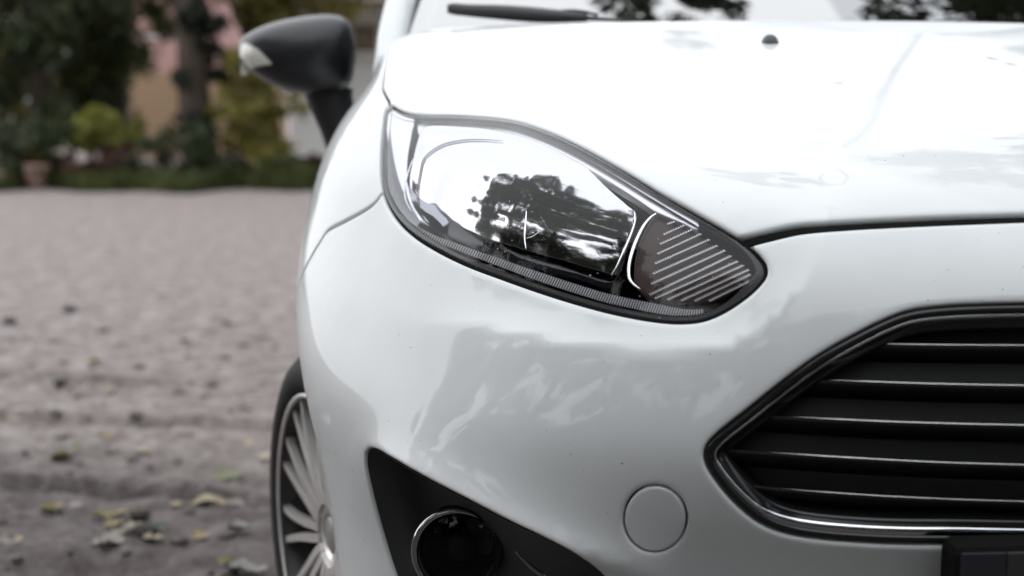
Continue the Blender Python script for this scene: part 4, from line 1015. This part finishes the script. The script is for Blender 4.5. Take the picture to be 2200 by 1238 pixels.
# --- fog lamp pocket
def fog():
    ins = panel('fog_lamp_bezel', fg_loop, [], M['black_soft'], CAR, gap=.0016, r=0, grid=.010, step=.006, inset=.058, flange=-.055)
    R, N, _ = on_inset([(984, 1186)], .026); c = R[0]; ax = np.array([-.22, -.97, .02]); ax /= np.linalg.norm(ax)
    rr = 97 / FPX * (c - CAM) @ cam_ray(1100, 619)
    root = None
    def lat(name, prof, m, par):
        o = lathe(name, prof, m, par, 56, 'y'); o.data.transform(Vector((0, -1, 0)).rotation_difference(Vector(ax)).to_matrix().to_4x4()); o.data.transform(Matrix.Translation(Vector(c))); return o
    b = lat('fog_lamp', [(rr * .93, .05), (rr * .93, .004), (rr * .80, .010), (rr * .6, .026), (.0, .040)], M['black_gloss'], CAR)
    e2 = np.array([0, 0, 1.0]); e1 = np.cross(ax, e2); e1 /= np.linalg.norm(e1); e2 = np.cross(e1, ax); e1 = e1 if e1[0] > 0 else -e1; e2 = e2 if e2[2] > 0 else -e2
    an = np.linspace(rad(62), rad(268), 60); rp = np.array([c + rr * .965 * (e1 * math.cos(t) + e2 * math.sin(t)) + ax * .006 for t in an]); kk = np.sin(np.linspace(.02, math.pi - .02, 60))**.55  # highlight put into the shape: only the lit left arc, tapering out
    sweep('ring', rp, np.stack([circle2(.0042 * q, 10, .0042 * q) for q in kk]), M['fog_ring'], b, up=ax)
    lat('glass', [(rr * .91, .0015), (rr * .7, -.0025), (rr * .4, -.005), (.0, -.006)], M['fog_glass'], b)
    lat('bulb_cap', [(rr * .30, .03), (rr * .30, .012), (rr * .22, .008), (.0, .007)], M['black'], b)
    P0, N0, _ = on_inset(spline([(1108, 1186), (1125, 1204), (1150, 1226), (1185, 1248), (1240, 1268)], 24), .018)
    f_ = sweep('trim_fin', P0, np.stack([circle2(.0045 * q, 8, .0022 * q) for q in np.sin(np.linspace(.1, math.pi - .1, 24))**.6]), M['dark_chrome'], ins, up=N0)
    return ins, b
M['fog_ring'] = mat('fog_lamp_chrome', (.52, .52, .54), .08, 1.0)
M['fog_glass'] = make_glass('fog_lamp_glass', 1.35, (.55, .55, .57))
for o in fog():
    m_ = mirror_obj(o, CAR)
    for ch in o.children: mirror_obj(ch, m_)

# --- underbody block so that nothing shows through the gaps
def inner_block():
    prof_y = [.10, .3, .6, 1.2, 1.25]
    V = []; F = []
    u = np.linspace(-1.45, 1.45, 60); v = np.linspace(-.25, 1.30, 40)
    U, W = np.meshgrid(u, v, indexing='ij'); uv = np.stack([U, W], -1); DS = DISPS[:]
    P = surf(uv); N = surf_n(uv); P = P - N * .165
    P[..., 0] = np.clip(P[..., 0], -.62, .62); P[..., 1] = np.minimum(P[..., 1], 1.25); P[..., 1] = np.maximum(P[..., 1], .13)
    nu, nv = 60, 40; idx = np.arange(nu * nv).reshape(nu, nv)
    Fq = np.stack([idx[:-1, :-1], idx[1:, :-1], idx[1:, 1:], idx[:-1, 1:]], -1).reshape(-1, 4)
    return mesh_obj('engine_bay_liner', P.reshape(-1, 3), Fq, M['dark'], CAR)
inner_block()

# --- wheels
def wheel(c, steer, side):
    """side -1: car's right (x < 0). Local frame: axis +x points out of the wheel face"""
    TR = .288; W = .10
    t = lathe('wheel', [(.215, -.17), (.255, -.178), (.278, -.165), (TR - .002, -.14), (TR, -.088), (TR - .002, -.035), (.281, -.012), (.270, -.001), (.252, .006), (.234, .005), (.222, -.003), (.218, -.010)], M['tyre'], CAR, 72, 'x')
    # rim barrel and lip
    parts = [lathe('rim', [(.2205, -.004), (.2195, .001), (.214, .001), (.211, -.006), (.206, -.03), (.198, -.10), (.197, -.16), (.218, -.17)], M['alloy_dark'], t, 64, 'x'),
             lathe('rim_lip', [(.2198, .0008), (.2190, .0022), (.2140, .0022), (.2124, -.001)], M['alloy'], t, 64, 'x'),
             lathe('brake_disc', [(.145, -.125), (.145, -.115), (.06, -.112), (.03, -.10)], M['alloy_dark'], t, 40, 'x'),
             lathe('centre_cap', [(.030, -.035), (.029, -.028), (.024, -.0255), (.0, -.025)], M['alloy_grey'], t, 28, 'x'),
             lathe('hub', [(.062, -.06), (.060, -.030), (.052, -.026), (.033, -.025), (.033, -.035)], M['alloy'], t, 40, 'x')]
    n = 10
    for i in range(n):
        a0 = 2 * math.pi * (i + .12) / n
        for sg in (-1, 1):
            V = []
            path = []
            for q in np.linspace(0, 1, 9):
                r_ = .048 + (.2115 - .048) * q; a = a0 + sg * (.030 / max(r_, .06) * .33 + .078 * q**1.2)
                path.append((-.020 + .026 * q - .012 * q * q - .004 * 0, r_ * math.cos(a), r_ * math.sin(a)))
            pr = np.stack([np.array([(-w, -.012), (w, -.012), (w * .86, .0), (-w * .86, .0)]) for w in np.linspace(.0080, .0060, 9)])
            parts.append(sweep('spoke', path, pr, M['alloy'], t, up=[1, 0, 0], smooth=False))
        # dark web between the two bars of a spoke
    m_ = Matrix.Translation(Vector(c)) @ Matrix.Rotation(steer, 4, 'Z') @ (Matrix.Rotation(math.pi, 4, 'Z') if side < 0 else Matrix.Identity(4)) @ Matrix.Rotation(rad(7), 4, 'X')
    for o in [t] + parts: o.data.transform(m_)
    return t
ST = rad(20.5)
hub = at_y(673, 1150, .775); hub[2] = .288
print('hub', hub)
wheel(hub, ST, -1)
wheel((-hub[0], hub[1] + .10, .288), ST, 1)
wheel((-.85, 3.33, .288), 0, -1); wheel((.85, 3.33, .288), 0, 1)

# --- doors, rear quarter, roof and glass behind the nose
def flank(s):
    ys = np.r_[np.linspace(1.238, 3.2, 60), np.linspace(3.24, 3.93, 26)]; zs = np.linspace(.20, .97, 34)
    Y, Z = np.meshgrid(ys, zs, indexing='ij')
    X = interp(Z, SIDE) - .014 - .16 * np.clip((Y - 3.1) / .83, 0, 1)**2.4 - .008 * np.exp(-((Z - .52) / .03)**2) * 0
    P = np.stack([-X, Y, Z], -1); nu, nv = Y.shape; idx = np.arange(nu * nv).reshape(nu, nv)
    F = np.stack([idx[:-1, :-1], idx[1:, :-1], idx[1:, 1:], idx[:-1, 1:]], -1).reshape(-1, 4)
    c = P.reshape(-1, 3)[F].mean(1); ok = (c[:, 1] - 3.33)**2 + (c[:, 2] - .31)**2 > .35**2
    fd = ok & (c[:, 1] < 2.35); rq = ok & (c[:, 1] >= 2.365)
    for nm, k in (('door', fd), ('rear_quarter', rq)):
        us, inv_ = np.unique(F[k], return_inverse=True)
        o = mesh_obj(nm, P.reshape(-1, 3)[us] * ([-1, 1, 1] if s else [1, 1, 1]), inv_.reshape(-1, 4)[:, ::1 if s else -1], PAINT, CAR)
        if nm == 'door':
            h = box('handle', (-.90, 2.10, .80), (-.868, 2.27, .825), PAINT, o, .006)
            if s: h.scale.x = -1
for s in (0, 1): flank(s)
def gh(t, y):  # greenhouse half-width at height fraction
    return .762 - .17 * t
RY = [(1.16, 1.03), (1.30, 1.112), (1.50, 1.225), (1.75, 1.345), (2.0, 1.425), (2.3, 1.463), (2.7, 1.468), (3.1, 1.435), (3.5, 1.36), (3.75, 1.25), (3.92, 1.0)]
# windscreen
nu, nv = 26, 18; V = []
for i in range(nu):
    a = -1 + 2 * i / (nu - 1)
    for j in range(nv):
        t = j / (nv - 1); y = 1.085 + .095 * a * a * (1 - .4 * t) + t * .86; z = 1.062 - .030 * a * a + .405 * t - .045 * t * t + .03 * math.sin(math.pi * t); V.append(((.728 - .14 * t) * a, y, z))
F = [(i * nv + j, (i + 1) * nv + j, (i + 1) * nv + j + 1, i * nv + j + 1) for i in range(nu - 1) for j in range(nv - 1)]
WS = mesh_obj('windscreen', V, F, M['wind'], CAR)
# black cowl tray under the windscreen's foot
V = []; nu = 30
for i in range(nu):
    a = -1 + 2 * i / (nu - 1)
    V += [(.725 * a, 1.055 + .10 * a * a, 1.045 - .055 * a * a), (.725 * a, 1.12 + .10 * a * a, 1.055 - .030 * a * a), (.725 * a, 1.20 + .10 * a * a, .99)]
F = [(3 * i + k, 3 * i + 3 + k, 3 * i + 4 + k, 3 * i + 1 + k) for i in range(nu - 1) for k in range(2)]
mesh_obj('cowl', V, F, M['black'], CAR)
# pillars, roof, side glass, interior
APIL = [(-.752, 1.14, .99), (-.747, 1.25, 1.065), (-.735, 1.36, 1.135), (-.705, 1.56, 1.245), (-.66, 1.80, 1.36), (-.615, 2.02, 1.435)]
for s in (1, -1):
    pth = np.array(spline(APIL, 24)) * [s, 1, 1]
    sweep('windscreen_pillar', pth, [(-.026, -.03), (.026, -.03), (.030, .0), (.018, .022), (-.018, .022), (-.030, .0)], PAINT, CAR, up=[0, -.35, 1])
    V = []; top = [(1.30, 1.10), (1.6, 1.27), (2.0, 1.42), (2.6, 1.45), (3.2, 1.41), (3.65, 1.22)]
    for y, z in top: V += [(-s * -.82 * -1 * 0 + s * -(.80), y, .955), (s * -(.80 - .38 * (z - .955)), y, z - .01)]
    k = len(top); mesh_obj('side_window', V, [(2 * i, 2 * i + 2, 2 * i + 3, 2 * i + 1) for i in range(k - 1)], M['glass_dark'], CAR, smooth=False)
    rail = np.array([(-.615, 2.0, 1.43), (-.60, 2.3, 1.452), (-.60, 2.7, 1.457), (-.605, 3.1, 1.425), (-.63, 3.5, 1.33), (-.70, 3.8, 1.12), (-.74, 3.9, .95)]) * [s, 1, 1]
    sweep('roof_rail', spline(rail, 30), circle2(.035, 8, .025), PAINT, CAR)
ys = [1.93, 2.1, 2.4, 2.7, 3.1, 3.45, 3.62]; zs = [1.425, 1.455, 1.478, 1.482, 1.452, 1.39, 1.34]; V = []
for y, z in zip(spline(np.stack([ys, zs], 1), 16)[:, 0], spline(np.stack([ys, zs], 1), 16)[:, 1]):
    for a in np.linspace(-1, 1, 13): V.append((.60 * a, y, z + .012 - .03 * a * a))
mesh_obj('roof', V, [(13 * i + j, 13 * i + j + 1, 13 * i + 14 + j, 13 * i + 13 + j) for i in range(15) for j in range(12)], PAINT, CAR)
mesh_obj('tailgate', [(-.6, 3.62, 1.34), (.6, 3.62, 1.34), (-.72, 3.93, .9), (.72, 3.93, .9), (-.70, 3.96, .3), (.70, 3.96, .3)], [(0, 1, 3, 2), (2, 3, 5, 4)], PAINT, CAR, smooth=False)
box('dashboard', (-.66, 1.28, .70), (.66, 1.62, 1.02), M['interior'], CAR, .04)
box('floor_pan', (-.66, .95, .17), (.66, 3.85, .30), M['dark'], CAR)
for x in (-.36, .36):
    st = box('seat', (x - .24, 2.0, .35), (x + .24, 2.5, .58), M['interior'], CAR, .05)
    box('backrest', (x - .23, 2.42, .58), (x + .23, 2.55, 1.10), M['interior'], st, .05)
    box('headrest', (x - .12, 2.46, 1.13), (x + .12, 2.55, 1.32), M['interior'], st, .04)

# --- door mirror
def mirror_part(s):
    MY = 1.50
    top = [(510, 106), (520, 84), (540, 70), (575, 54), (620, 42), (670, 34), (710, 32), (738, 38), (755, 54), (763, 84), (764, 98)]
    bot = [(510, 112), (522, 136), (545, 160), (580, 182), (615, 196), (655, 204), (700, 206), (730, 200), (750, 180), (760, 140), (764, 108)]
    n = 40; T = spline(top, 160); B = spline(bot, 160)
    xs = 637 - 127 * np.cos(np.linspace(.03, math.pi - .03, n))
    V = []; m = 28; half = 11
    for i, x in enumerate(xs):
        zt = at_y(x, np.interp(x, T[:, 0], T[:, 1]), MY); zb = at_y(x, np.interp(x, B[:, 0], B[:, 1]), MY)
        q = (x - 510) / 254; dep = .085 * (1 - (2 * abs(q - .52))**2.6)**.5 + .012
        for k in range(m):
            a = 2 * math.pi * k / m; cz = math.cos(a); cy = math.sin(a)
            z = (zt[2] + zb[2]) / 2 + (zt[2] - zb[2]) / 2 * np.sign(cz) * abs(cz)**.8
            y = MY - dep * np.sign(cy) * abs(cy)**.85 * (1 if cy > 0 else .55)
            V.append((zt[0], y, z))
    F = [(i * m + k, i * m + (k + 1) % m, (i + 1) * m + (k + 1) % m, (i + 1) * m + k) for i in range(n - 1) for k in range(m)]
    F += [tuple(range(m - 1, -1, -1)), tuple((n - 1) * m + k for k in range(m))]
    hs_ = mesh_obj('door_mirror', V, F, M['mirror_black'], CAR)
    # clear flasher lens wrapped round the outer tip
    UP = np.array([(503, 106), (510, 94), (530, 93), (556, 107), (583, 135)]); LO = np.array([(503, 138), (512, 160), (531, 163), (540, 147), (560, 142), (583, 138)]); LV = []; LF = []
    for x in np.linspace(503, 583, 22):
        yu, yl = np.interp(x, UP[:, 0], UP[:, 1]), np.interp(x, LO[:, 0], LO[:, 1]); xc = np.clip(x, 513, 750); q = (xc - 510) / 254; dep = .085 * (1 - (2 * abs(q - .52))**2.6)**.5 + .012
        zt = at_y(xc, np.interp(xc, T[:, 0], T[:, 1]), MY)[2]; zb = at_y(xc, np.interp(xc, B[:, 0], B[:, 1]), MY)[2]
        for y in np.linspace(yu, yl, 9):
            p = at_y(x, y, MY - .6 * dep); c = np.clip((p[2] - (zt + zb) / 2) / ((zt - zb) / 2), -1, 1); cz = abs(c)**1.25; cy = math.sqrt(max(0, 1 - cz * cz))
            yy = MY - dep * cy**.85 - .016 + .9 * max(0, 513 - x) / 400 * 0; LV.append(at_y(x, y, yy))
    for i in range(21):
        for q in range(8): LF.append((i * 9 + q, i * 9 + q + 1, i * 9 + 10 + q, i * 9 + 9 + q))
    mesh_obj('flasher_lens', LV, LF, M['signal'], hs_)
    # foot
    FT = [(706, 190, 52), (706, 205, 50), (716, 240, 46), (730, 280, 42), (745, 330, 40), (750, 370, 42)]
    V = []
    for x, y, w in FT:
        p = at_y(x, y, MY + .01); hw = w / FPX * (MY - CAM[1])
        for a in np.linspace(0, 2 * math.pi, 16, endpoint=False): V.append((p[0] + hw * np.sign(math.cos(a)) * abs(math.cos(a))**.7, p[1] + .045 * math.sin(a), p[2]))
    F = [(i * 16 + k, i * 16 + (k + 1) % 16, (i + 1) * 16 + (k + 1) % 16, (i + 1) * 16 + k) for i in range(len(FT) - 1) for k in range(16)]
    mesh_obj('foot', V, F, M['black'], hs_)
    mg = at_y(637, 118, MY + .045)
    lathe('mirror_glass', [(0, .012), (.062, .012), (.064, .006)], M['chrome'], hs_, 32, 'y', tuple(mg))
    return hs_
M['mirror_black'] = mat('satin_black_paint', (.011, .011, .014), .42, 0, .45, .35, .28)
mo = mirror_part(0); m2 = mirror_obj(mo, CAR)
for ch in mo.children:
    c = mirror_obj(ch, m2); c.location = (-ch.location.x, ch.location.y, ch.location.z)

# --- wipers and washer jets
def tube_px(name, pts, y, m, par, n=30, flat=.75):
    p = spline([(a, b, c) for a, b, c in pts], n); P0 = []; R0 = []
    for a, b, c in p:
        q = at_y(a, b, y(a)); P0.append(q); R0.append(c / FPX * (q[1] - CAM[1]))
    return sweep(name, P0, np.stack([circle2(r_ * flat * 1.3, 10, r_) for r_ in R0]), m, par, up=[0, 0, 1])
wy = lambda x: 1.135 - .00004 * (x - 960)
wp = tube_px('wiper', [(961, 19, 9), (970, 19, 12), (1000, 22, 13), (1080, 27, 16), (1160, 33, 16), (1240, 37, 11), (1262, 38, 9)], wy, M['black_soft'], CAR)
tube_px('wiper_arm', [(1245, 38, 6), (1290, 41, 4.5), (1340, 44, 3), (1382, 46, 1.6)], wy, M['black_soft'], wp)
tube_px('wiper_joint', [(1205, 24, 3), (1225, 23, 3.5), (1262, 27, 3.5), (1285, 33, 3)], wy, M['black_soft'], wp, 14)
wp = tube_px('wiper', [(1990, 50, 5), (2030, 50, 7), (2070, 54, 6.5), (2150, 58, 6), (2260, 68, 6)], lambda x: 1.12, M['black_soft'], CAR)
tube_px('wiper_arm', [(1740, 47, 2.0), (1850, 50, 2.6), (1960, 52, 3.2), (2010, 54, 4)], lambda x: 1.12, M['black_soft'], wp)
jp = trace([(1655, 92)], BVH)[0]; jn = surf_n(to_uv(jp[None]))[0]
for s in (1,):
    V = []; F = []; R_ = .0135
    for i, h in enumerate([0, .3, .6, .85, 1.0]):
        k_ = math.sqrt(max(0, 1 - (h * .96)**2))
        for a in np.linspace(0, 2 * math.pi, 18, endpoint=False):
            V.append(jp + np.array([R_ * .95 * k_ * math.cos(a) * s, R_ * 1.5 * k_ * math.sin(a) * (1 if math.sin(a) > 0 else .7), .014 * h - .002 + R_ * k_ * math.sin(a) * .25]))
    F = [(i * 18 + k, i * 18 + (k + 1) % 18, i * 18 + 18 + (k + 1) % 18, i * 18 + 18 + k) for i in range(4) for k in range(18)] + [tuple(72 + k for k in range(18))]
    V = np.array(V) if s == 1 else np.array(V) + np.array([-2 * jp[0], 0, 0])
    mesh_obj('washer_jet', V, F, M['black_soft'], hood)
